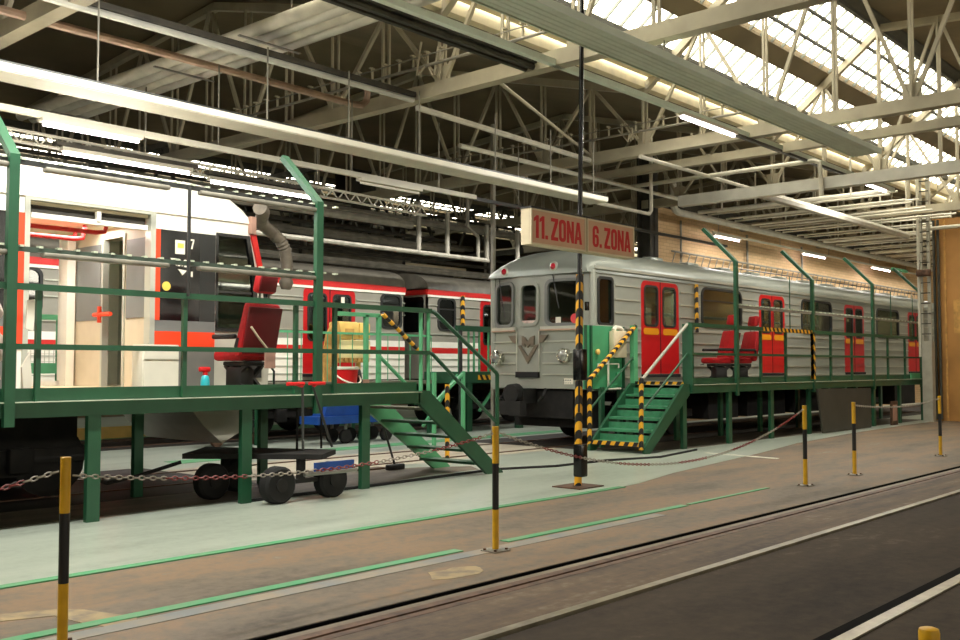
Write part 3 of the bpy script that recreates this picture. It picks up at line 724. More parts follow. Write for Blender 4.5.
# ---- silver car on the right
Y0, Y1 = 11.5, 14.1; XF, XE = 16.14, 38.2
car = thing('metro_car', 'silver ribbed metro car with red doors and a winged emblem on its front', 'metro car', (27,12.8,0))
doors = [(18.07,19.63),(23.6,25.1),(29.15,30.7),(34.64,36.17)]
wins = [(20.66,22.63),(26.15,28.2),(31.76,33.75)]
holes = [rrect(a,b,1.45,3.46,0.17,bot=False) for a,b in doors]+[rrect(a,b,2.53,3.45,0.2) for a,b in wins]+[rrect(16.47,17.0,2.46,3.42,0.1)]
side = MB(); plate_y(side, [rect(XF+0.1,XE,1.12,3.62)]+holes, Y0, 0.06)
plate_y(side, [rect(XF+0.1,XE,1.12,3.62)]+[rrect(a,b,2.53,3.45,0.2) for a,b in wins+doors], Y1-0.06, 0.06)
side.build('body_side', 'silver', car)
for a, b in doors: door(car, a, b, 1.45, 3.46, Y0+0.01, 2.48, 3.36, 'red', (2.30,2.44))
for a, b in wins: window(car, a, b, 2.53, 3.45, Y0, 0.2)
w = window(car, 16.47, 17.0, 2.46, 3.42, Y0, 0.1, bar=False, gm='darkglass')
mb = MB()
segs = []
edges = [XF+0.1, 18.03, 19.67, 23.56, 25.14, 29.11, 30.74, 34.6, 36.21, XE]
for i in range(0, len(edges), 2):
    a, b = edges[i], edges[i+1]
    for z, hgt in ((2.42,0.05),(2.15,0.03),(1.90,0.03),(1.62,0.03),(1.39,0.04)):
        mb.box(a, b, Y0-0.03, Y0, z-hgt/2, z+hgt/2)
    for z in (3.29, 3.0, 2.72):
        c = a+0.02 if i else 17.08
        for (wa, wb) in wins+[(99,99)]:
            if a < wa < b: mb.box(c, wa-0.08, Y0-0.022, Y0, z-0.014, z+0.014); c = wb+0.08
        if c < b: mb.box(c, b-0.02, Y0-0.022, Y0, z-0.014, z+0.014)
mb.build('side_moulding', 'silver2', car)
MB().box(XF+0.2, XE, Y0-0.05, Y0+0.02, 3.58, 3.64).build('gutter_rail', 'silver2', car)
roof_mesh(XF-0.04, XE, Y0, Y1, 3.5, 4.1, front=1.0, m='roofgrey', parent=car)
for i in range(12):
    x = 18.0+i*1.65
    MB().rbox((x,12.2,4.05), (0.55,0.3,0.14), 0.05).build('roof_vent', 'roofgrey', car)
MB().box(XF+0.1, XE, Y0+0.06, Y1-0.06, 1.15, 1.38).build('floor_pan', 'lowgrey', car)
for x in (17.6, 19.95, 22.0): MB().box(x, x+0.05, 12.6 if x > 18 else 11.6, 14.0, 1.38, 3.5).build('interior_partition', 'cream', car)
for a, b in wins:
    MB().box(a-0.3, b+0.3, 11.7, 12.2, 1.38, 1.85).box(a-0.3, b+0.3, 11.62, 11.72, 1.85, 2.35).build('bench_seat', 'belt', car)
    MB().box(a-0.3, b+0.3, 13.5, 14.0, 1.38, 1.85).box(a-0.3,b+0.3,13.92,14.02,1.85,2.4).build('bench_seat', 'belt', car)
mb = MB()
for a, b, z in ((19.05,19.5,3.0),(21.3,22.5,2.95),(24.5,25.0,2.9),(26.2,27.2,2.9),(30.2,30.6,3.0),(32.0,32.5,2.8)): MB().box(a, b, 11.85, 11.88, 1.38, z).build('cream_board', 'cream', car)
# front: three facets
zc = 13.0
def facet(ya, yb, xa, xb):   # map (u=y, w=z) to the facet; u runs from ya to yb
    def f(u, w, d):
        k = (u-ya)/(yb-ya); return (xa+(xb-xa)*k + 0.04-d + 0.02*max(0, w-2.4)**1.5, u, w)
    return f
FA = facet(11.5, 12.69, XF+0.13, XF); FB = facet(12.69, 13.31, XF, XF); FC = facet(13.31, 14.1, XF, XF+0.13)
for FN, ya, yb, hole in ((FA,11.5,12.69,(11.72,12.55,2.47,3.38)), (FB,12.69,13.31,(12.76,13.24,2.48,3.34)), (FC,13.31,14.1,(13.45,14.0,2.47,3.38))):
    mb = MB(); plate_map(mb, [rect(ya,yb,1.16,3.55), rrect(hole[0],hole[1],hole[2],hole[3],0.14)], 0.05, FN); mb.build('front_panel', 'silver', car)
    mb = MB(); plate_map(mb, [rrect(hole[0]-0.03,hole[1]+0.03,hole[2]-0.03,hole[3]+0.03,0.15), rrect(hole[0]+0.03,hole[1]-0.03,hole[2]+0.03,hole[3]-0.03,0.12)], 0.10, lambda u,w,d: FN(u,w,d-0.01))
    wf = mb.build('windscreen', 'belt' if FN is not FB else 'silver', car)
    mb = MB(); plate_map(mb, [rrect(hole[0],hole[1],hole[2],hole[3],0.14)], 0.01, lambda u,w,d: FN(u,w,d+0.02)); mb.build('pane', 'winglass', wf)
    mb = MB()
    if FN is not FB:
        for z, hgt in ((2.13,0.025),(1.90,0.025),(1.68,0.025),(1.45,0.025)):
            a, b = Vector(FN(ya+0.03,z,0.08)), Vector(FN(yb-0.06,z,0.08)); mb.bar(a, b, 0.03, hgt)
        a, b = Vector(FN(ya+0.03,2.39,0.09)), Vector(FN(yb-0.02,2.39,0.09)); mb.bar(a, b, 0.06, 0.09)
        mb.build('front_moulding', 'silver2', car)
        a, b = Vector(FN(ya+0.03,2.36,0.12)), Vector(FN(yb-0.02,2.36,0.12)); MB().tube([a,b], 0.02, 8).build('handrail', 'pipe_pink', car)
MB().box(XF-0.03, XF, 12.72, 13.28, 1.38, 2.42).build('front_door_panel', 'silver', car)
for y in (12.70, 13.30): MB().tube([(XF-0.06,y,1.5),(XF-0.06,y,2.35)], 0.014, 6).build('grab_rail', 'silver2', car)
MB().box(XF-0.08, XF, 12.72, 13.32, 1.38, 1.50).build('front_step', 'rubber', car)
# corner posts
for y in (11.5, 14.1): MB().tube([(XF+0.15,y,1.16),(XF+0.15,y,3.56)], 0.07, 8).build('corner_pillar', 'silver', car)
MB().box(XF-0.01, XF+0.12, 11.55, 14.05, 3.50, 3.56).build('front_gutter', 'roofgrey', car)
# emblem: wings, M and chevron
def ep(px, py): return (13.0-(px-529)*0.0268*0.95, 1.95-(py-350)*0.0207)
em = MB()
for poly in ([(508.5,335),(517,335),(517,343),(513,342)], [(549.5,335),(541,335),(541,343),(545,342)],
             [(523,335.5),(526,337),(529,341.5),(532,337),(535.5,335.5),(535.5,345),(532,347),(532,343),(529,347.5),(526,343),(526,347),(523,345)],
             [(519,345.5),(521.5,345),(529,356.5),(529,363.5)], [(540,344.5),(536.5,345),(529,356.5),(529,363.5)]):
    em.prism([ep(*p) for p in poly], 'x', XF-0.07, XF-0.028)
em.build('winged_emblem', 'emblem', car)
for y, z in ((13.88,1.80),(12.1,1.83)):
    h = MB().lathe((XF-0.02,y,z), [(0.15,0.08),(0.15,-0.05),(0.13,-0.07),(0.11,-0.05),(0.05,-0.02)], 20, axis='x').build('headlight', 'chrome', car)
    MB().lathe((XF-0.02,y,z), [(0.115,-0.05),(0.09,-0.075),(0.02,-0.09)], 20, axis='x').build('lens', 'lensglass', h)
for y, z in ((13.65,3.63),(12.34,3.66)):
    h = MB().lathe((XF-0.01,y,z), [(0.10,0.16),(0.10,-0.03),(0.07,-0.045)], 18, axis='x').build('tail_lamp', 'silver2', car)
    MB().lathe((XF-0.01,y,z), [(0.07,-0.04),(0.055,-0.07),(0.01,-0.09)], 16, axis='x').build('lens', 'lampred', h)
pl = MB().box(XF+0.05, XF+0.065, 11.92, 12.34, 1.25, 1.37).build('number_plate', 'paper', car)
mb = MB()
for i in range(6): mb.box(XF+0.046, XF+0.051, 11.97+i*0.055, 12.0+i*0.055, 1.32, 1.345).box(XF+0.046, XF+0.051, 11.97+i*0.055, 11.995+i*0.055, 1.27, 1.285)
mb.build('print', 'belt', pl)
MB().lathe((XF+0.04,11.86,2.58), [(0.1,0.0),(0.1,-0.01)], 18, axis='x').build('round_sticker', 'stickred', car)
MB().box(XF+0.02, XF+0.03, 12.2, 12.33, 2.5, 2.62).build('white_sticker', 'paper', car)
MB().box(XF+0.0, XF+0.01, 12.8, 13.2, 2.49, 2.57).build('destination_strip', 'film', car)
each('wiper', 'charcoal', car, [MB().tube([(XF+0.02,13.85,3.5),(XF-0.06,13.7,3.0),(XF-0.05,13.62,2.65)], 0.012, 5), MB().tube([(XF+0.02,12.4,3.5),(XF-0.04,12.25,3.0),(XF-0.04,12.2,2.8)], 0.012, 5)])
# side oddments
MB().tube([(20.35,Y0-0.05,2.4),(20.35,Y0-0.05,3.5)], 0.045, 8).build('hazard_pole', 'hazard', car)
MB().box(XF-0.35, XF+0.1, 12.9, 13.3, 0.85, 1.15).box(XF-0.5, XF-0.3, 12.85, 13.4, 0.62, 0.9).build('coupler', 'under', car)
MB().lathe((XF-0.38,13.12,1.05), [(0.05,-0.1),(0.2,-0.1),(0.21,0.1),(0.05,0.12)], 16, axis='x').build('coupler_head', 'under', car)
each('brake_hose', 'rubber', car, [MB().tube([(XF-0.1,13.5,1.15),(XF-0.3,13.55,0.95),(XF-0.2,13.4,0.85)], 0.03, 6), MB().tube([(XF-0.1,12.5,1.15),(XF-0.25,12.45,1.0),(XF-0.2,12.6,0.9)], 0.03, 6)])
for x in (19.3, 31.5): bogie(car, x)
for x, l in ((16.62,0.35),(21.4,1.5),(23.4,2.2),(26.2,1.8),(28.4,1.2),(34,2.0)): MB().box(x, x+l, 11.75, 13.8, 0.35, 1.12).build('equipment_box', 'under', car)
MB().box(16.3, 16.62, 12.0, 13.7, 0.55, 1.12).build('buffer_beam', 'under', car)

# ---- white and orange car on the left
Lc = thing('metro_car', 'white metro car with orange stripes, black emblem panel and an open doorway', 'metro car', (0,12.8,0))
mb = MB(); plate_y(mb, [rect(-14,7.56,1.12,3.66), rect(5.05,6.62,1.33,3.56)], Y0, 0.06)
plate_y(mb, [rect(-14,7.56,1.12,3.66), rect(6.10,6.64,1.40,3.46)], Y1-0.06, 0.06); mb.build('body_side', 'white', Lc)
roof_mesh(-14, 8.12, Y0, Y1, 3.58, 4.2, back=0.6, m='white', parent=Lc)
def patch(name, x0, x1, z0, z1, m, y=Y0, t=0.012, par=Lc): return MB().box(x0, x1, y-t, y+0.002, z0, z1).build(name, m, par)
patch('black_panel', 6.73, 7.31, 2.20, 3.37, 'black'); patch('dark_panel', 7.31, 7.55, 2.20, 3.37, 'charcoal')
patch('black_panel', 2.4, 4.94, 2.20, 3.38, 'black')
patch('grey_belt', 6.64, 7.55, 2.06, 2.20, 'belt'); patch('orange_belt', 6.64, 7.55, 1.81, 2.06, 'orange'); patch('lower_panel', 6.64, 7.55, 1.13, 1.81, 'lowgrey')
patch('grey_belt', -14, 4.94, 2.06, 2.20, 'belt'); patch('orange_belt', -14, 4.94, 1.81, 2.06, 'orange'); patch('lower_panel', -14, 4.94, 1.13, 1.81, 'lowgrey')
patch('orange_strip', 6.65, 6.73, 2.20, 3.37, 'orange', t=0.016); patch('orange_strip', 4.92, 5.0, 1.81, 3.38, 'orange', t=0.016)
# doorway lining
mb = MB(); plate_y(mb, [rect(5.0,6.66,1.28,3.60), rect(5.06,6.59,1.34,3.54)], Y0-0.02, 0.14); mb.build('door_frame', 'silver2', Lc)
MB().box(5.09, 6.57, Y0+0.02, Y0+0.1, 3.34, 3.40).box(5.88, 5.93, Y0, Y0+0.06, 3.38, 3.5).build('door_track', 'white', Lc)
MB().box(5.09, 6.57, Y0+0.085, Y0+0.10, 3.40, 3.52).build('transom_panel', 'coldark', Lc)
MB().box(-14, 7.5, Y0+0.06, Y1-0.06, 1.15, 1.33).build('floor_pan', 'carfloor', Lc)
MB().box(4.0, 7.5, Y0+0.06, Y1-0.06, 3.50, 3.56).build('inner_ceiling', 'cream', Lc)
mb = MB()
for y in (12.35, 13.2): MB().tube([(3.5,y,3.36),(6.3,y,3.36),(6.42,y,3.38),(6.45,y,3.49)], 0.03, 8).build('ceiling_handrail', 'stripe_red', Lc)
mb = MB(); mb.tube([(3.5,12.75,3.30),(6.2,12.75,3.30),(6.32,12.75,3.32),(6.35,12.75,3.49)], 0.03, 8)
mb.build('ceiling_handrail', 'stripe_red', Lc)
# cab bulkhead with an open dark door
bh = MB()
vs = [(11.56,1.33),(12.42,1.33),(12.42,3.36),(12.99,3.36),(12.99,1.33),(14.04,1.33),(14.04,3.5),(11.56,3.5)]
bh.prism(vs, 'x', 6.75, 6.80); bh.build('cab_bulkhead', 'door_int', Lc)
each('bulkhead_pane', 'belt', Lc, [MB().box(6.735, 6.75, 11.7, 12.35, 2.25, 3.3), MB().box(6.735, 6.75, 13.06, 13.75, 2.25, 3.3)])
MB().box(6.73, 6.82, 12.39, 12.44, 1.33, 3.4).build('bulkhead_frame', 'silver2', Lc); MB().box(6.73, 6.82, 12.97, 13.02, 1.33, 3.4).build('bulkhead_frame', 'silver2', Lc)
dk = MB().box(7.15, 7.2, 12.3, 13.2, 1.33, 3.4).build('cab_rear_cabinet', 'under', Lc)
mb = MB()
for i in range(3):
    for j in range(5): mb.box(7.13, 7.15, 12.50+i*0.08, 12.54+i*0.08, 2.5+j*0.08, 2.53+j*0.08)
mb.build('switch', 'redp', dk)
MB().tube([(7.1,12.55,1.4),(7.1,12.55,2.3)], 0.035, 8).build('red_post', 'redp', dk)
MB().tube([(6.72,12.85,2.31),(6.6,12.85,2.31)], 0.02, 6).tube([(6.6,12.95,2.31),(6.6,12.5,2.31)], 0.03, 8).tube([(6.6,12.8,2.2),(6.6,12.8,2.42)], 0.03, 8).build('orange_handle', 'orange', Lc)
MB().box(6.60, 6.72, 13.75, 13.95, 1.33, 3.4).build('door_pillar', 'white', Lc)
# emblem, number, papers
def lp(px, py): return (6.76+(px-160)*0.01355, 3.285-(py-234)*0.0129)
em = MB()
for poly in ([(168,255.5),(174.5,255.5),(174.5,263),(171,260)], [(194.5,257),(188.5,257),(188.5,263),(191,261)],
             [(176,256),(178,256),(180.5,259),(183.5,256),(185.5,256.5),(185.5,263.5),(183,263.5),(183,261),(180.5,263),(178.5,260.5),(178.5,263),(176,263)],
             [(176,266),(185.5,267),(181,272)], [(190.5,267.5),(192,267.5),(192,273),(190.5,273)]):
    em.prism([lp(*p) for p in poly], 'y', Y0-0.03, Y0-0.014)
em.build('emblem', 'paper', Lc)
text('number_seven', '7', Lc, Y0-0.016, 7.165, 7.215, 3.15, 0.13, 'paper')
pp = patch('poster', 6.94, 7.08, 3.07, 3.25, 'paper', t=0.02); MB().box(6.97,7.06,Y0-0.024,Y0-0.019,3.15,3.21).build('poster_picture', 'stickyel', pp)
MB().lathe((6.82,Y0-0.012,2.64), [(0.06,0.0),(0.06,-0.008)], 16, axis='y').build('round_sticker', 'stickyel', Lc)
# cab nose
prof = [(7.54,1.16),(8.42,1.16),(8.46,1.84),(8.34,2.6),(8.30,3.0),(8.18,3.44),(8.08,3.62),(7.54,3.66)]
mb = MB(); plate_y(mb, [prof, [(7.60,2.12),(8.24,2.12),(8.16,2.9),(8.06,3.37),(7.60,3.37)]], Y0+0.005, 0.06)
mb.build('cab_side', 'nosegrey', Lc); mb = MB(); plate_y(mb, [prof, [(7.60,2.12),(8.24,2.12),(8.16,2.9),(8.06,3.37),(7.60,3.37)]], Y1-0.065, 0.06); mb.build('cab_side', 'nosegrey', Lc)
MB().prism([(7.54,3.40),(8.14,3.40),(8.10,3.56),(8.02,3.66),(7.54,3.68)], 'y', Y0-0.004, Y0+0.01).build('cab_roof_side', 'white', Lc)
mb = MB()
for (a, b) in zip(prof[1:], prof[2:]):
    if a[1] < 1.8 or a[1] > 3.4: mb.prism([a, b, (b[0]-0.05,b[1]-0.02), (a[0]-0.05,a[1]-0.02)], 'y', Y0+0.06, Y1-0.06)
mb.build('nose_front', 'nosegrey', Lc)
mb = MB()
for (a, b) in zip(prof[2:5], prof[3:6]): mb.prism([a, b, (b[0]-0.03,b[1]), (a[0]-0.03,a[1])], 'y', Y0+0.06, Y1-0.06)
mb.build('windscreen', 'winglass', Lc)
wf = MB(); plate_y(wf, [[(7.56,2.08),(8.27,2.08),(8.2,2.9),(8.09,3.41),(7.56,3.41)], [(7.595,2.13),(8.20,2.13),(8.13,2.9),(8.04,3.37),(7.595,3.37)]], Y0-0.015, 0.06)
wf.box(7.6, 8.14, Y0-0.005, Y0+0.03, 2.60, 2.63, 0); wf = wf.build('cab_window', 'black', Lc)
mb = MB(); plate_y(mb, [[(7.58,2.12),(8.21,2.12),(8.13,2.9),(8.05,3.38),(7.58,3.38)]], Y0+0.01, 0.01); mb.build('pane', 'winglass', wf)
MB().prism([(8.10,3.44),(8.19,3.44),(8.36,2.78),(8.29,2.78)], 'y', Y0-0.03, Y0+0.02).build('red_pillar_strip', 'stripe_red', Lc)
MB().rbox((8.12,Y0-0.02,3.56), (0.1,0.1,0.25), 0.02).build('pillar_cover', 'tag', Lc)
MB().box(8.05, 8.3, Y0-0.03, Y0-0.01, 1.45, 1.8).build('step_recess', 'charcoal', Lc)
MB().prism([(7.3,1.16),(8.42,1.16),(8.2,0.7),(7.9,0.55),(7.6,0.8)], 'y', 11.8, 13.8).build('front_skirt', 'nosegrey', Lc)
for x in (4.6, -8): bogie(Lc, x)
for x, l in ((3.2,2.7),(0.2,2.6),(-3,2.5)): MB().box(x, x+l, 11.95, 13.6, 0.30, 1.14).build('equipment_box', 'under', Lc)

# ---- red striped cars at the back
def back_car(label, xa, xb, doors, wins, endleft=True):
    t = thing('metro_car', label, 'metro car', ((xa+xb)/2,19.3,0)); y0, y1 = 18.0, 20.6
    holes = [rrect(a,b,1.45,3.44,0.16,bot=False) for a,b in doors]+[rrect(a,b,2.56,3.40,0.16) for a,b in wins]
    mb = MB(); plate_y(mb, [rect(xa,xb,1.30,3.64)]+holes, y0, 0.06); plate_y(mb, [rect(xa,xb,1.30,3.64)], y1-0.06, 0.06)
    mb.build('body_side', 'dullgrey', t)
    for a, b in doors: door(t, a, b, 1.45, 3.44, y0+0.01, 2.2, 3.3, 'red')
    for a, b in wins: window(t, a, b, 2.56, 3.40, y0, 0.16, gm='darkglass')
    segs = []; c = xa
    for a, b in sorted(doors): segs.append((c,a-0.02)); c = b+0.02
    segs.append((c,xb))
    MB().box(xa-0.02, xb+0.02, y0-0.04, y0, 3.47, 3.60).build('cornice_stripe', 'stripe_red', t)
    MB().box(xa, xb, y0-0.03, y0, 3.41, 3.47).build('white_line', 'white', t)
    mb = MB(); mr = MB(); ml = MB()
    for a, b in segs:
        ml.box(a, b, y0-0.015, y0, 1.30, 1.95).box(a, b, y0-0.015, y0, 2.10, 2.25); mr.box(a, b, y0-0.016, y0, 1.95, 2.10)
        for z in (1.45, 1.62, 1.80, 2.45, 2.9, 3.2):
            cc = a
            if z > 2.5:
                for wa, wb in sorted(wins):
                    if a < wa < b: mb.box(cc, wa-0.04, y0-0.03, y0, z-0.012, z+0.012); cc = wb+0.04
            if cc < b: mb.box(cc, b, y0-0.03, y0, z-0.012, z+0.012)
    ml.build('white_belt', 'white', t); mr.build('red_belt', 'stripe_red', t); mb.build('side_moulding', 'silver2', t)
    roof_mesh(xa, xb, y0, y1, 3.58, 4.08, m='darkroof', parent=t)
    for x, nm in ((xa, 1), (xb-0.05, -1)):
        mb = MB(); plate_map(mb, [rect(18.0,20.6,1.30,3.64), rrect(18.12,18.95,2.5,3.42,0.1), rrect(19.0,19.6,1.5,3.4,0.08), rrect(19.65,20.45,2.5,3.42,0.1)], 0.05, lambda u,w,d: (x+d,u,w)); mb.build('end_wall', 'dullgrey', t)
        MB().box(x+0.02, x+0.03, 18.1, 20.5, 1.5, 3.45).build('end_window', 'black', t)
        MB().box(x-0.03, x+0.08, 18.0, 20.6, 3.47, 3.60).build('end_stripe', 'stripe_red', t)
    MB().box(xa+0.1, xb-0.1, 18.06, 20.54, 1.3, 1.4).build('floor_pan', 'lowgrey', t)
    MB().box(xa+0.1, xb-0.1, 19.2, 19.25, 1.4, 3.5).build('inner_wall', 'charcoal', t)
    for x in (xa+3, xb-3): bogie(t, x, 19.3)
    return t
bc = back_car('grey metro car with red and white stripes seen between the white and silver cars', -4.7, 17.34, [(14.15,15.71),(8.62,10.2),(3.1,4.7)], [(16.54,17.22),(11.2,13.2),(6.1,8.16),(0.5,2.5)])
bc2 = back_car('grey metro car with red stripes partly hidden behind the silver car front', 18.15, 32, [(20.2,21.76),(25.7,27.3)], [(18.55,19.2),(22.7,24.8),(28.3,30.4)])
MB().box(14.95,15.25,17.985,17.995,1.85,2.2).build('notice_sheet', 'paper', bc)
MB().box(15.27,15.37,17.99,18.005,3.05,3.25).build('white_label', 'paper', bc)
MB().tube([(19.45,17.95,2.62),(19.45,17.95,3.5)], 0.06, 8).build('hazard_pole', 'hazard', bc2)

# ------------------------------------------------------------------ left work platform
G = 'green'
P = thing('work_platform', 'green steel work platform with stairs beside the white metro car', 'platform', (4,10.5,0))
YL = 9.82
MB().box(-12, 9.75, 9.86, 11.38, 1.19, 1.237).build('deck', 'deck', P)
MB().box(-12, 9.75, 9.80, 9.88, 1.10, 1.25).build('edge_beam', G, P)
MB().box(-12, 9.75, 9.76, 9.86, 1.25, 1.258).build('edge_strip', 'edge', P)  # pale strip: overhead light on the beam's top edge put into its colour
MB().box(-12, 9.75, 9.87, 9.89, 1.25, 1.39).build('toe_board', G, P)
MB().box(9.69, 9.75, 9.86, 11.4, 1.08, 1.24).build('end_beam', G, P)
MB().box(-12, 9.75, 11.36, 11.42, 1.10, 1.25).build('edge_beam', G, P)
def post(parent, x, y, z0, zb, dy, dz, m=G, w=0.10, d=0.07, stripe=None):
    if stripe:
        MB().box(x-w/2, x+w/2, y-d/2-0.004, y+d/2+0.004, stripe[0], stripe[1]).build('hazard_band', 'hazard', parent)
    return MB().box(x-w/2, x+w/2, y-d/2, y+d/2, z0, zb).prism([(y-d/2,zb),(y+d/2,zb-0.02),(y+dy+d/2,zb+dz-0.02),(y+dy-d/2*0.6,zb+dz+0.03)], 'x', x-w/2, x+w/2).build('post', m, parent)
for x in (0.40, 4.14, 7.93): post(P, x, YL-0.03, 1.02, 3.68, 0.72, 0.66)
for x in (4.44, 6.08, 7.63, 8.25, 2.3): MB().bar((x,YL+0.03,1.25), (x,YL+0.03,2.36), 0.05).build('baluster', G, P)
for x in (9.80, 9.95): MB().tube([(x,YL+0.02,1.2),(x,YL+0.02,2.38)], 0.028, 8).build('baluster', 'lgreen', P)
MB().bar((-12,YL,2.39), (9.98,YL,2.39), 0.05, 0.065).build('top_rail', G, P)
MB().bar((-12,YL,1.80), (9.94,YL,1.80), 0.04, 0.055).build('middle_rail', G, P)
for z, nm in ((3.62,'upper'),(2.76,'lower')):
    MB().bar((-12,YL,z), (7.95,YL,z), 0.035, 0.05).build('guard_rail', 'charcoal' if z > 3 else 'rail_grey', P)
    for a, b in ((4.45,5.84),(6.22,7.9),(0.6,4.1)): MB().rbox(((a+b)/2,YL-0.01,z-0.045), (b-a,0.09,0.05), 0.015).build('rail_sleeve', 'pipe_grey', P)
    for i in range(17, 40): MB().box(0.8+i*0.19, 0.84+i*0.19, YL-0.03, YL+0.04, z+0.02, z+0.04).build('rail_clip', 'edge', P)
for x in (0.9, 3.0, 5.04, 6.92, 8.78):
    MB().box(x-0.07, x+0.07, 9.83, 9.90, 0, 1.11).build('leg', G, P)
    MB().box(x-0.62, x-0.50, 11.28, 11.36, 0, 1.11).build('leg', G, P)
# back guard rail right of the car nose
MB().bar((9.5,11.3,2.39), (10.34,11.3,2.39), 0.06).build('back_rail', 'lgreen', P)
for x in (10.08, 10.34): MB().bar((x,11.3,1.0), (x,11.3,2.39), 0.06).build('back_post', 'lgreen', P)
MB().tube([(10.42,11.3,2.42),(11.2,11.3,1.87)], 0.035, 8).build('striped_handrail', 'hazardr', P)
MB().tube([(10.34,11.3,1.78),(11.4,11.3,0.97)], 0.03, 8).build('lower_handrail', 'lgreen', P)
# stairs
st = MB().prism([(9.72,1.27),(9.93,1.27),(11.52,0.02),(11.52,0.0),(11.18,0.0),(9.72,1.10)], 'y', 9.80, 9.86).build('stair_stringer', G, P)
MB().prism([(9.75,1.20),(10.1,1.20),(11.62,0.02),(11.62,0.0),(11.27,0.0),(9.75,1.03)], 'y', 11.0, 11.06).build('stair_stringer', 'lgreen', P)
for i in range(5):
    z = 1.03-i*0.21; x = 9.85+i*0.27
    MB().box(x, x+0.27, 9.86, 11.0, z-0.035, z).build('tread', 'deck' if i == 0 else G, P)
mb = MB(); mb.tube([(9.97,YL,2.39),(10.06,YL,2.37),(11.38,YL,1.52),(11.41,YL,1.48),(11.41,YL,0.12)], 0.032, 8); mb.build('stair_handrail', G, P)
MB().tube([(9.94,YL,1.80),(10.0,YL,1.79),(11.41,YL,0.75)], 0.028, 8).build('stair_handrail', G, P)
MB().tube([(6.085,YL-0.03,2.39),(6.085,YL-0.03,3.62)], 0.02, 6).build('black_rod', 'charcoal', P)

# things standing on the left platform
def seat(label, x, y, z, ang, k=1.0, plain=False, group=None):
    s = thing('driver_seat', label, 'seat', (x,y,z), rotz=ang, local=True, group=group)
    # local: faces +x ; origin on the deck
    rb = Matrix.Rotation(R(-12), 3, 'Y')
    MB().rbox((0.06,0,0.50), (0.50,0.50,0.13), 0.045).build('seat_cushion', 'seatred', s)
    b = MB().rbox((-0.26,0,0.83), (0.13,0.68,0.70), 0.05, rb, taper=0.84).build('backrest', 'seatred', s)
    MB().rbox((-0.325,0,0.82), (0.03,0.58,0.60), 0.012, rb).build('back_shell', 'seatdark', b)
    h = MB().rbox((-0.37,0,1.41), (0.12,0.33,0.24), 0.045, rb).build('headrest', 'seatred', s)
    MB().rbox((-0.425,0,1.41), (0.025,0.29,0.20), 0.01, rb).build('headrest_shell', 'seatdark', h)
    MB().tube([(-0.33,-0.08,1.12),(-0.36,-0.08,1.33)], 0.015, 6).tube([(-0.33,0.08,1.12),(-0.36,0.08,1.33)], 0.015, 6).build('headrest_post', 'steel', h)
    for sy in (-1, 1):
        MB().rbox((0.0,sy*0.34,0.74), (0.40,0.07,0.06), 0.02).tube([(-0.22,sy*0.31,0.72),(-0.20,sy*0.33,0.60)], 0.03, 6).build('armrest', 'plastic', s)
    MB().rbox((0.0,0,0.40), (0.40,0.36,0.06), 0.02).bar((-0.18,-0.14,0.06), (0.18,-0.14,0.38), 0.05).bar((0.18,-0.14,0.06), (-0.18,-0.14,0.38), 0.05).bar((-0.18,0.14,0.06), (0.18,0.14,0.38), 0.05).bar((0.18,0.14,0.06), (-0.18,0.14,0.38), 0.05).build('suspension', 'plastic', s)
    MB().rbox((-0.02,0,0.04), (0.46,0.36,0.08), 0.02).rbox((0.02,0.05,0.22), (0.30,0.26,0.30), 0.06).build('base', 'plastic', s)
    MB().tube([(0.25,-0.2,0.42),(0.34,-0.2,0.40)], 0.012, 6).tube([(-0.2,-0.22,0.42),(-0.28,-0.26,0.30),(-0.28,-0.26,0.05)], 0.014, 6).build('lever', 'plastic', s)
    return s, rb
s1, rb = seat('red driver seat with headrest and a paper tag on the left platform', 7.54, 10.80, 1.243, R(99))
MB().tube([(-0.37,0.24,0.86),(-0.385,0.12,0.72),(-0.36,-0.04,0.60),(-0.34,-0.10,0.58)], 0.014, 6).build('strap', 'strap', s1)
MB().box(-0.36, -0.345, -0.20, -0.02, 0.34, 0.60).build('paper_tag', 'tag', s1)
def small(label, name, cat, loc): return thing(name, label, cat, loc)
b = small('turquoise spray bottle with a red top standing left of the seat', 'spray_bottle', 'bottle', (6.84,10.6,1.24))
MB().lathe((6.84,10.6,1.24), [(0.05,0.0),(0.055,0.02),(0.055,0.19),(0.045,0.24),(0.02,0.27)], 14).build('body', 'turq', b)
MB().lathe((6.84,10.6,1.24), [(0.03,0.26),(0.03,0.30)], 12).rbox((6.83,10.6,1.57), (0.15,0.05,0.06), 0.015).build('spray_head', 'redp', b)
b = small('white metal cabinet left of the spray bottle, against the white car', 'white_cabinet', 'cabinet', (6.15,10.75,1.24))
MB().rbox((6.21,10.67,1.553), (0.48,0.24,0.62), 0.015).build('body', 'whitep', b)
MB().box(5.99, 6.43, 10.54, 10.552, 1.30, 1.66).build('door', 'whitep', b)
MB().box(5.99, 6.43, 10.54, 10.552, 1.69, 1.83).build('drawer', 'whitep', b)
b = small('red bucket with a white band and dark cloth on the left platform', 'bucket', 'bucket', (9.07,10.6,1.24))
MB().lathe((9.07,10.6,1.24), [(0.14,0.0),(0.15,0.02),(0.185,0.32),(0.195,0.325),(0.195,0.35),(0.17,0.35),(0.13,0.05)], 20).build('pail', 'redp', b)
MB().lathe((9.07,10.6,1.24), [(0.196,0.325),(0.20,0.33),(0.20,0.36),(0.17,0.365)], 20).build('rim', 'whitep', b)
MB().tube([(9.07+0.2*math.cos(R(a)), 10.6-0.2*math.sin(R(a))-0.03, 1.50-0.13*math.sin(R(a))) for a in range(0,181,15)], 0.012, 6).build('handle', 'whitep', b)
MB().rbox((9.30,10.62,1.43), (0.10,0.2,0.32), 0.05, Matrix.Rotation(R(-15),3,'Y')).build('cloth', 'charcoal', b)
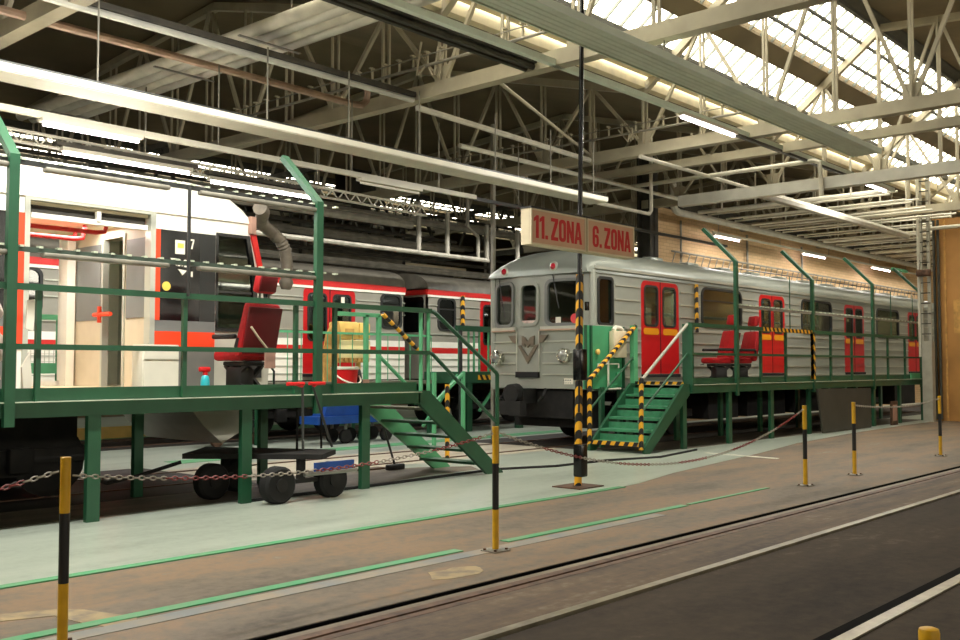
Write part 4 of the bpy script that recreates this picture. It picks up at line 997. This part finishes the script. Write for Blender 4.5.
b = small('folded pink grey board lying at the right end of the left platform', 'flat_board', 'board', (9.6,11.0,1.24))
MB().box(9.42, 9.66, 10.75, 11.1, 1.24, 1.42).build('board', 'tag', b)
# crumpled plastic sheeting by the left post
random.seed(5); bm = bmesh.new(); bmesh.ops.create_icosphere(bm, subdivisions=4, radius=1)
for v in bm.verts:
    k = 1+0.28*math.sin(v.co.z*9+v.co.x*5)*math.sin(v.co.y*8)+random.uniform(-.12,.12)
    v.co = Vector((3.95+v.co.x*0.28*k, 10.3+v.co.y*0.3*k, 1.87+v.co.z*0.62*(0.9+0.1*k)))
bm.verts.index_update(); mb = MB().add([v.co for v in bm.verts], [tuple(v.index for v in f.verts) for f in bm.faces], 0, False); bm.free()
tag(mb.build('plastic_sheeting', 'film'), 'crumpled pale plastic sheeting behind the tall post at the left edge', 'plastic sheeting')
tag(MB().prism([(4.58,2.30),(4.72,2.32),(4.66,2.24),(4.64,1.98),(4.56,2.0)], 'y', 10.4, 10.43).prism([(4.52,1.6),(4.60,1.75),(4.63,1.45),(4.6,1.24),(4.55,1.24)], 'y', 10.38, 10.41).build('plastic_strip', 'paper'), 'loose white plastic strips hanging before the orange door strip', 'plastic strip')
# grey extraction hose at the white car nose
h = thing('exhaust_hose', 'grey corrugated hose hanging from the roof corner of the white car', 'hose', (8.7,12,3.4))
pts = [(8.16,11.36,3.80),(8.36,11.55,3.78),(8.60,11.95,3.70),(8.85,12.0,3.58),(9.0,12.0,3.48),(9.09,12.0,3.34),(9.12,12.0,3.1),(9.11,12.0,2.88)]
fine = []
for a, b2 in zip(pts, pts[1:]):
    for i in range(6): fine.append(Vector(a).lerp(Vector(b2), i/6))
fine.append(Vector(pts[-1]))
MB().tube(fine, [0.085 if i % 2 else 0.097 for i in range(len(fine))], 10).build('hose', 'hose', h)
MB().lathe((9.11,12.0,2.8), [(0.1,0.1),(0.11,0.05),(0.07,-0.04)], 12).build('nozzle', 'hose', h)

# ------------------------------------------------------------------ right work platform
Q = thing('work_platform', 'green steel work platform with hazard striped stairs beside the silver metro car', 'platform', (24,10.5,0))
YR = 9.95
MB().box(17.2, 31.3, 9.98, 11.18, 1.19, 1.237).build('deck', 'deck', Q)
MB().box(17.2, 31.3, 9.91, 10.0, 1.08, 1.24).build('edge_beam', G, Q)
MB().box(17.5, 31.3, 9.90, 9.95, 1.24, 1.252).build('edge_strip', 'edge', Q)  # same pale stand-in for light catching the beam's top edge
MB().box(17.4, 31.3, 9.99, 10.01, 1.24, 1.38).build('toe_board', G, Q)
MB().box(17.2, 31.3, 11.2, 11.26, 1.08, 1.24).build('edge_beam', G, Q)
MB().box(17.2, 17.26, 10.0, 11.2, 1.06, 1.24).build('end_beam', G, Q)
for x in (17.15, 19.01, 20.98, 23.0, 25.2, 27.2, 29.2, 31.2):
    MB().box(x-0.07, x+0.07, 9.93, 10.0, 0, 1.1).build('leg', G, Q); MB().box(x-0.07, x+0.07, 11.18, 11.25, 0, 1.1).build('leg', G, Q)
MB().bar((17.33,YR,1.1), (17.33,YR,2.45), 0.22, 0.07, up=(1,0,0)).build('corner_post', G, Q)
MB().box(17.2, 17.34, 11.12, 11.22, 1.1, 2.45).build('corner_post', 'lgreen', Q)
for x, st_ in ((19.3,None),(23.2,(1.30,2.44)),(27.14,None),(31.0,None)): post(Q, x, YR-0.03, 1.0, 3.85 if x != 23.2 else 3.70, 0.75, 0.75, stripe=st_)
for x in (20.54, 21.81, 24.4, 25.77, 28.39, 29.77, 31.25): MB().bar((x,YR+0.03,1.24), (x,YR+0.03,2.44), 0.07, 0.05).build('baluster', G, Q)
MB().bar((17.33,YR,2.44), (20.56,YR,2.44), 0.07, 0.08).bar((23.2,YR,2.44), (31.3,YR,2.46), 0.07, 0.08).build('top_rail', G, Q)
MB().bar((20.56,YR,2.44), (23.2,YR,2.44), 0.075, 0.085).build('hazard_rail', 'hazardx', Q)
MB().bar((17.33,YR,1.86), (31.3,YR,1.88), 0.04, 0.05).build('middle_rail', G, Q)
MB().bar((19.3,YR,2.89), (31.0,YR,2.92), 0.05, 0.06).build('guard_rail', 'pipe_grey', Q)
for i in range(44): MB().box(19.5+i*0.26, 19.58+i*0.26, YR-0.035, YR+0.035, 2.92, 2.95).build('rail_clip', 'edge', Q)
MB().tube([(19.3,YR,3.70),(31.0,YR,3.76)], 0.014, 6).build('guard_wire', 'charcoal', Q)
for x in (22.0, 28.6, 30.4): MB().tube([(x,YR,2.45),(x,YR,3.72)], 0.014, 6).build('wire_stay', G, Q)
MB().bar((31.0,YR+0.75,4.6), (32.2,YR+0.75,4.6), 0.10, 0.08).build('post_arm', 'lgreen', Q)
MB().box(30.15, 31.3, YR-0.01, YR+0.02, 1.1, 1.42).build('end_plate', 'lgreen', Q)
# stairs
MB().prism([(17.25,1.27),(17.05,1.27),(15.62,0.12),(15.62,0.0),(15.8,0.0),(17.25,1.05)], 'y', 9.88, 9.94).build('stair_stringer', G, Q)
MB().prism([(17.25,1.27),(17.05,1.27),(15.62,0.12),(15.62,0.0),(15.8,0.0),(17.25,1.05)], 'y', 11.1, 11.16).build('stair_stringer', G, Q)
for i in range(5):
    z = 0.20+i*0.215; x = 15.66+i*0.30
    tr_ = MB().box(x, x+0.30, 9.94, 11.1, z-0.05, z).build('tread', 'tread', Q)
    MB().box(x-0.012, x+0.02, 9.94, 11.1, z-0.028, z+0.004) if i else MB().box(x-0.012, x+0.02, 9.94, 11.1, z-0.07, z+0.006).build('nosing', 'edge' if i else 'hazardx', tr_)
    MB().box(x+0.285, x+0.3, 9.94, 11.1, z, z+0.12).build('riser', 'tread', tr_)
MB().box(17.2, 17.23, 10.0, 11.1, 1.25, 1.31).build('hazard_edge', 'hazardx', Q)
MB().tube([(17.3,YR,2.44),(15.64,YR,1.36)], 0.03, 8).build('stair_handrail', 'column', Q)
MB().tube([(15.63,YR,1.40),(15.60,YR,0.08)], 0.045, 8).build('hazard_newel', 'hazard', Q)
MB().tube([(17.3,YR,1.86),(15.64,YR,0.78)], 0.022, 8).build('stair_midrail', G, Q)
MB().tube([(17.3,11.15,2.44),(15.68,11.15,1.36)], 0.045, 8).build('hazard_handrail', 'hazardx', Q)
MB().tube([(15.68,11.15,1.40),(15.67,11.15,0.08)], 0.045, 8).build('hazard_newel', 'hazard', Q)
MB().tube([(17.3,11.15,1.86),(15.68,11.15,0.78)], 0.022, 8).build('stair_midrail', G, Q)
# equipment panel behind the stairs
E_ = thing('equipment_panel', 'light green sheet panel with a cream switch box behind the hazard striped stairs', 'panel', (16.5,11.3,0))
MB().box(15.8, 17.18, 11.36, 11.39, 1.17, 2.42).build('sheet', 'panelgreen', E_)
for x in (15.80, 15.98, 17.12): MB().box(x, x+0.05, 11.32, 11.36, 1.17, 2.42).build('rib', G, E_)
for x in (16.33, 16.98): MB().box(x, x+0.12, 11.33, 11.40, 0, 1.2).build('leg', G, E_)
bx = MB().rbox((16.86,11.28,2.06), (0.46,0.13,0.54), 0.02).build('switch_box', 'cream', E_)
MB().tube([(16.70,11.28,2.34),(16.78,11.28,2.40),(16.94,11.28,2.39),(17.02,11.28,2.34)], 0.045, 8).build('cable_gland', 'whitep', bx)
MB().tube([(16.55,11.31,1.78),(16.55,11.31,1.16),(16.98,11.31,1.16)], 0.025, 6).tube([(16.2,11.31,1.58),(16.2,11.31,1.66),(16.92,11.31,1.66),(16.92,11.31,1.58)], 0.018, 6).build('conduit', 'paper', E_)
for x in (16.16, 16.92): MB().lathe((x,11.34,1.45), [(0.05,0.0),(0.06,-0.04),(0.03,-0.06)], 10, axis='y').build('socket', 'panelgreen', E_)
MB().lathe((16.2,11.34,1.9), [(0.05,0.0),(0.06,-0.04),(0.03,-0.06)], 10, axis='y').build('socket', 'yell', E_)
# seats on the right platform
s2, _ = seat('red driver seat facing left on the right platform, nearer the striped stairs', 20.05, 10.75, 1.243, R(150))
s3, _ = seat('red driver seat on the right platform behind the tall green post, second from the stairs', 21.0, 10.72, 1.243, R(148))

# ------------------------------------------------------------------ barrier posts and chains
def bpost(x, y, label, cap=None):
    t = thing('barrier_post', label, 'post', (x,y,0), local=True)
    r = 0.029
    for a, b, m in ((0.02,0.36,'postyel'),(0.36,0.76,'postblk'),(0.76,1.08,'postyel')):
        MB().tube([(0,0,a),(0,0,b)], r, 12).build('yellow_band' if m == 'postyel' else 'black_band', m, t)
    MB().box(-0.10, 0.10, -0.085, 0.085, 0.0, 0.012).build('base_plate', 'steel', t)
    mb = MB()
    for sx in (-1, 1):
        for sy in (-1, 1): mb.lathe((sx*0.075,sy*0.06,0.012), [(0.013,0),(0.013,0.014)], 6)
    mb.build('bolt', 'rust', t)
    return t
PX = [(2.71,5.62),(6.6,5.7),(12.97,5.68),(14.75,5.7),(18.91,5.75)]
labs = ['yellow and black barrier post at the lower left, nearest the camera', 'yellow and black barrier post in front of the left stairs foot',
        'yellow and black barrier post holding the low sagging chain at right', 'yellow and black barrier post right of the sagging chain, in front of the drab board', 'yellow and black barrier post before the grey column, farthest right']
for (x, y), l in zip(PX, labs): bpost(x, y, l)
def chain(a, b, sag, label, n=None, col=(0, 1), seg=16):
    a, b = Vector(a), Vector(b); t = thing('barrier_chain', label, 'chain', tuple(a.lerp(b, 0.5)-Vector((0,0,sag))))
    L = (b-a).length; n = n or int(L/0.038); mb = MB()
    def P(k): q = a.lerp(b, k); q.z -= sag*(1-(2*k-1)**2); return q
    for i in range(n):
        p, q = P(i/n), P((i+1)/n); d = (q-p).normalized(); c = (p+q)/2; hl = (q-p).length*0.62
        up = Vector((0,0,1)); s = d.cross(up).normalized()
        w = (up if i % 2 else s)*0.012
        loop = [c+d*hl*math.cos(R(45*k))+w*math.sin(R(45*k)) for k in range(8)]
        mb.tube(loop, 0.0045, 5, mi=col[(i//seg) % 2], closed=True)
    mb.build('links', ['chwhite', 'chred'], t)
    return t
z = 1.0
chain((-1.2,5.66,0.95), (2.67,5.63,1.0), 0.22, 'red and white barrier chain left of the nearest post')
chain((2.76,5.62,0.97), (6.56,5.70,1.02), 0.14, 'red and white barrier chain crossing in front of the black trolley')
chain((6.66,5.70,1.02), (12.93,5.68,1.03), 0.48, 'low sagging barrier chain between the stairs and the third post')
chain((14.79,5.70,1.03), (18.88,5.75,1.03), 0.08, 'pale barrier chain stretching to the farthest post', col=(0,0))
b = thing('bollard', 'round yellow bollard top at the bottom right edge', 'bollard', (5.66,1.80,0), local=True)
MB().lathe((0,0,0), [(0.055,0.0),(0.055,0.17),(0.05,0.19),(0.03,0.197)], 18).build('tube', 'postyel', b)

# ------------------------------------------------------------------ central pole and zone signs
C = thing('service_pole', 'tall black service pole with hazard tape and switch boxes under the zone signs', 'pole', (10.82,7.89,0))
MB().tube([(10.88,7.89,2.85),(11.02,7.89,9.2)], 0.032, 12).build('upper_pole', 'black', C)
MB().tube([(10.82,7.89,0.02),(10.88,7.89,2.85)], 0.05, 12).build('taped_pole', 'hazard', C)
MB().tube([(10.78,7.84,1.0),(10.86,7.84,5.5)], 0.015, 6).build('cable', 'rubber', C)
MB().box(10.55, 11.09, 7.66, 8.12, 0.0, 0.02).build('base_plate', 'rust', C)
for z0, z1 in ((1.42,1.84),(0.15,0.58)): MB().rbox((10.74,7.79,(z0+z1)/2), (0.15,0.14,z1-z0), 0.02).build('switch_box', 'black', C)
MB().rbox((10.92,7.80,2.42), (0.05,0.05,0.12), 0.01).build('clip', 'black', C)
def zona(x0, x1, label):
    t = thing('zone_sign', label, 'sign', (x0,7.7,3.12))
    MB().box(x0, x1, 7.66, 7.80, 3.12, 3.57).build('case', 'cream', t)
    MB().box(x0+0.02, x1-0.02, 7.645, 7.662, 3.14, 3.55).build('face', 'signface', t)
    mb = MB(); plate_y(mb, [rect(x0,x1,3.12,3.57), rect(x0+0.022,x1-0.022,3.142,3.548)], 7.635, 0.03); mb.build('frame', 'cream', t)
    MB().box(x0-0.01, x1+0.01, 7.62, 7.805, 3.57, 3.59).build('top_bar', 'charcoal', t)
    return t
za = zona(9.52, 10.68, 'sign reading 11. ZONA in red letters, left of the black pole')
zb = zona(10.71, 11.84, 'sign reading 6. ZONA in red letters, right of the black pole')
text('lettering', '11. ZONA', za, 7.645, 9.585, 10.575, 3.205, 0.285, 'signred')
text('lettering', '6. ZONA', zb, 7.645, 10.84, 11.735, 3.205, 0.285, 'signred')

# ------------------------------------------------------------------ trolley and things under the left platform
T = thing('platform_trolley', 'black flat trolley with rubber wheels under the left platform', 'trolley', (7.4,10.3,0))
MB().add([(6.55,10.62,0.50),(7.62,9.30,0.50),(8.20,9.75,0.50),(7.35,11.35,0.50),(6.55,10.62,0.56),(7.62,9.30,0.56),(8.20,9.75,0.56),(7.35,11.35,0.56)], [(0,1,2,3),(4,5,6,7),(0,1,5,4),(1,2,6,5),(2,3,7,6),(3,0,4,7)]).build('deck', 'under', T)
for x, y in ((6.85,10.45),(7.15,9.55),(7.95,9.55),(7.5,10.9)):
    w = MB().lathe((x,y,0.22), [(0.05,-0.08),(0.19,-0.09),(0.22,-0.06),(0.22,0.06),(0.19,0.09),(0.05,0.08)], 20, axis='y').build('wheel', 'rubber', T)
    MB().lathe((x,y,0.22), [(0.03,-0.1),(0.08,-0.1),(0.08,0.1),(0.03,0.1)], 12, axis='y').build('hub', 'under', w)
each('axle', 'under', T, [MB().bar((6.85,10.45,0.24), (7.5,10.9,0.24), 0.05).bar((7.2,10.69,0.24),(7.2,10.69,0.5),0.08), MB().bar((7.15,9.55,0.24), (7.95,9.55,0.24), 0.05).bar((7.5,9.56,0.24),(7.5,9.56,0.5),0.08)])
MB().box(7.55, 8.15, 9.34, 9.38, 0.34, 0.46).build('blue_plate', 'blue', T)
MB().tube([(7.35,9.30,0.34),(8.15,9.30,0.34)], 0.025, 8).build('front_bar', 'steel', T)
MB().tube([(6.62,10.75,0.45),(6.2,11.0,0.30),(5.9,11.2,0.22)], 0.025, 6).tube([(5.9,11.2,0.22),(5.7,11.1,0.3)], 0.02, 6).build('drawbar', 'under', T)
for x in (7.86, 8.25): MB().tube([(x,10.1,0.55),(x,10.1,1.15)], 0.015, 6).build('stake', 'under', T)
for (p0, p1, hx0, hx1, lab) in (((7.42,9.42,0.62),(7.47,9.50,1.37),7.24,7.49,'grey lever bar with a red grip leaning up from the trolley, left one'), ((7.93,9.50,0.62),(7.66,9.54,1.36),7.60,7.84,'grey lever bar with a red grip leaning up from the trolley, right one')):
    lv = thing('lever_bar', lab, 'lever', p0)
    MB().tube([p0,p1], 0.016, 8).build('rod', 'charcoal', lv)
    MB().tube([(p1[0],p1[1],p1[2]),((hx0+hx1)/2,p1[1],1.40),], 0.02, 8).tube([(hx0,p1[1],1.40),(hx1,p1[1],1.40)], 0.022, 8).build('red_grip', 'redp', lv)
br = thing('broom', 'black long handled brush standing by the left stairs', 'broom', (10.7,11.3,0))
MB().tube([(10.7,11.3,0.06),(10.45,11.45,1.02)], 0.018, 6).build('handle', 'plastic', br)
MB().rbox((10.7,11.3,0.05), (0.34,0.10,0.09), 0.02).build('head', 'plastic', br)
tag(MB().box(10.2,10.7,11.5,11.7,0.0,0.03).build('floor_plate', 'rust'), 'small rusty plate on the floor under the left stairs', 'plate')
# blue trolley, yellow machine, white cart behind
Bt = thing('blue_trolley', 'blue flat trolley with castors on the floor behind the left platform', 'trolley', (14.3,16.2,0))
MB().box(12.9, 15.0, 15.9, 16.5, 0.42, 0.58).build('bed', 'blue', Bt)
MB().prism([(13.15,0.58),(14.1,0.58),(14.45,1.02),(13.3,1.02)], 'y', 16.0, 16.4).build('blue_box', 'blue', Bt)
for x in (13.7, 14.2, 14.85):
    for y in (15.98, 16.42): MB().lathe((x,y,0.15), [(0.05,-0.04),(0.15,-0.04),(0.15,0.04),(0.05,0.04)], 16, axis='y').build('castor', 'rubber', Bt); MB().bar((x,y,0.15),(x,y,0.44),0.05).build('fork', 'steel', Bt)
Ym = thing('cleaning_machine', 'yellow machine with a cream tank and wooden side behind the left platform rail', 'machine', (14.6,17.3,1.28))
MB().rbox((14.85,17.25,2.0), (0.95,0.5,0.42), 0.05).build('tank', 'yellcream', Ym)
MB().rbox((14.68,17.2,2.42), (0.62,0.36,0.40), 0.05).rbox((15.17,17.2,2.42), (0.34,0.34,0.38), 0.05).build('hood', 'yell', Ym)
MB().prism([(13.96,1.28),(14.3,1.28),(14.36,2.0),(14.42,2.4),(14.36,2.62),(14.2,2.58),(14.04,2.3),(13.96,1.9)], 'y', 17.0, 17.08).build('side_panel', 'wood', Ym)
MB().box(14.4, 15.3, 17.05, 17.45, 1.70, 1.80).build('bumper', 'wood', Ym)
for x in (14.5, 15.2): MB().bar((x,17.3,1.28),(x,17.3,1.75),0.08).build('leg', 'yell', Ym)
mb = MB()
for i in range(7): mb.box(14.42+i*0.13, 14.49+i*0.13, 17.0, 17.06, 1.72, 1.80)
mb.build('toothed_edge', 'wood', Ym)
MB().box(14.55, 14.8, 16.985, 17.0, 2.36, 2.46).build('badge_plate', 'wood', Ym)
Gf = thing('gate_frame', 'green gate frame seen through the open doorway of the white car', 'gate', (6.9,15,0))
MB().box(6.0,6.08,14.97,15.03,0,2.4).box(7.05,7.13,14.97,15.03,0,2.4).box(6.0,7.13,14.97,15.03,2.32,2.4).box(6.0,7.13,14.97,15.03,1.50,1.66).build('frame', 'lgreen', Gf)
mb = MB()
for i in range(14): mb.bar((6.1+i*.07,15,1.66),(6.1+i*.07,15,1.95),0.008)
for i in range(5): mb.bar((6.08,15,1.68+i*.06),(7.05,15,1.68+i*.06),0.008)
mb.build('wire_mesh', 'pipe', Gf)
Wc = thing('castor_cart', 'low dark castor cart on the floor beneath the white car nose', 'cart', (11.7,17.0,0))
MB().box(11.0, 12.4, 17.05, 17.45, 0.36, 0.50).build('bed', 'charcoal', Wc)
for x in (11.35, 12.25): MB().lathe((x,17.15,0.13), [(0.04,-0.04),(0.13,-0.04),(0.13,0.04),(0.04,0.04)], 16, axis='y').build('castor', 'rust', Wc); MB().bar((x,17.15,0.13),(x,17.15,0.38),0.05).build('fork', 'steel', Wc)
tag(MB().box(13.3,14.7,20.75,21.0,0.0,1.0).build('red_barrier_box', 'redp'), 'low red box on the floor far behind the left platform legs', 'box')
tag(MB().box(8.6,12.2,21.0,21.15,0.006,0.26).build('kerb_beam', 'yell'), 'low yellow beam on the floor far behind, seen under the white car', 'beam')
tag(MB().tube([(7.0,9.9,0.02),(9.2,9.95,0.02),(11.7,10.1,0.02),(12.7,9.7,0.02),(14.05,9.65,0.02),(15.2,9.3,0.02),(17,9.6,0.02)], 0.022, 6).build('floor_cable', 'rubber'), 'black cable snaking along the grey floor beneath both stairs', 'cable')
# far platform by the back cars
Fp = thing('work_platform', 'green railed platform in front of the red striped cars', 'platform', (16,16.6,0))
MB().box(12.0, 17.3, 16.9, 17.8, 1.2, 1.277).build('deck', 'deck', Fp)
MB().bar((12.0,16.95,2.35),(17.2,16.95,2.35),0.04,0.05).build('top_rail', 'lgreen', Fp)
for i in range(15): MB().bar((12.2+i*0.36,16.95,1.28),(12.2+i*0.36,16.95,2.35),0.016).build('baluster', 'lgreen', Fp)
for x in (12.2, 14.7, 17.2): MB().box(x-0.06,x+0.06,16.9,17.0,0,1.2).build('leg', G, Fp)
Fq = thing('work_platform', 'green landing with hazard edge left of the silver car front', 'platform', (18.4,16.8,0))
MB().box(17.8, 20.5, 16.55, 17.75, 1.2, 1.48).build('deck', G, Fq)
MB().box(18.5, 19.1, 16.53, 16.55, 1.28, 1.40).build('hazard_edge', 'hazardx', Fq)
MB().bar((17.75,16.6,2.55),(20.5,16.6,2.55),0.06,0.14).build('top_rail', G, Fq)
for x in (17.85, 18.2, 18.4, 18.6, 18.95): MB().bar((x,16.6,1.48),(x,16.6,2.5),0.04).build('baluster', 'lgreen', Fq)
for x in (18.2, 20.2): MB().box(x-0.1,x+0.1,16.56,16.7,0,1.2).build('leg', G, Fq)
MB().tube([(17.85,16.55,0.05),(17.85,16.55,2.5)], 0.05, 8).build('dark_pole', 'charcoal', Fq)
each('brace', 'lgreen', Fq, [MB().bar((16.6,16.6,0.2),(17.8,16.6,1.4),0.06), MB().bar((18.6,16.6,0.5),(19.2,16.6,1.1),0.06)])
tag(MB().tube([(12.45,11.85,0.0),(12.45,11.85,1.3)], 0.04, 8).build('hazard_stake', 'hazard'), 'hazard striped stake behind the left stairs', 'stake')
tag(MB().box(13.3,13.36,13.0,13.06,0,1.5).box(14.1,14.16,13.0,13.06,0,1.5).bar((13.3,13.03,0.9),(14.16,13.03,1.5),0.05).build('trestle', 'lgreen'), 'light green trestle on the track behind the left stairs', 'trestle')
# right: drab board and red sign under the platform
tag(MB().prism([(22.95,1.08),(26.35,1.05),(26.35,0.02),(23.25,0.02)], 'y', 9.72, 9.76).build('sheet_board', 'board'), 'large drab board leaning under the right platform', 'board')
b = thing('floor_sign', 'small red board standing near the grey column foot', 'board', (28.2,9.75,0))
MB().box(27.85,28.35,9.72,9.76,0.0,0.66).build('panel', 'rust', b)
MB().box(27.95,28.25,9.71,9.72,0.12,0.56).build('face', 'tag', b)

# ------------------------------------------------------------------ light
W = bpy.data.worlds.new('world'); SC.world = W; W.use_nodes = True
bg = W.node_tree.nodes['Background']; bg.inputs['Color'].default_value = (1.0, 0.98, 0.93, 1); bg.inputs['Strength'].default_value = 9.0
def area(name, loc, sx, sy, power, color=(1,0.97,0.92), rot=(0,0,0)):
    L = bpy.data.lights.new(name, 'AREA'); L.shape = 'RECTANGLE'; L.size = sx; L.size_y = sy; L.energy = power; L.color = color
    o = bpy.data.objects.new(name, L); COL.objects.link(o); o.location = loc; o.rotation_euler = rot; return o
for x0, x1, p in ((15.0,17.0,90),(23.0,24.9,90),(2.0,7.5,330)):       # lit lamps of the long rail; the last is an unseen fill added
    area('long_rail_and_fill_light', ((x0+x1)/2,8.72,5.88), x1-x0, 0.1, p, rot=(R(18),0,0))
for xx in (18.9, 21.7, 27.0): area('car_ceiling_light', (xx,12.8,3.46), 1.6, 0.4, 14)
area('car_ceiling_light', (5.6,12.8,3.47), 2.2, 0.5, 40)
for x0, x1 in ((5.65,7.06),(0.5,2.2)): area('rail_light', ((x0+x1)/2,12.6,4.66), x1-x0, 0.1, 70)
area('wall_rail_light', (36,14.0,5.4), 20, 0.1, 260)
area('girder_light', (9.2,14.5,4.66), 5, 0.1, 60)
area('back_fill_light', (14,16.2,4.9), 18, 0.1, 330)  # added fill light between the tracks; no fixture hangs here

SC.view_settings.view_transform = 'Standard'; SC.view_settings.look = 'None'
SC.view_settings.exposure = 0.6; SC.view_settings.gamma = 1.0; SC.view_settings.use_curve_mapping = False
SC.cycles.use_denoising = True
SC.cycles.max_bounces = 8; SC.cycles.transparent_max_bounces = 16
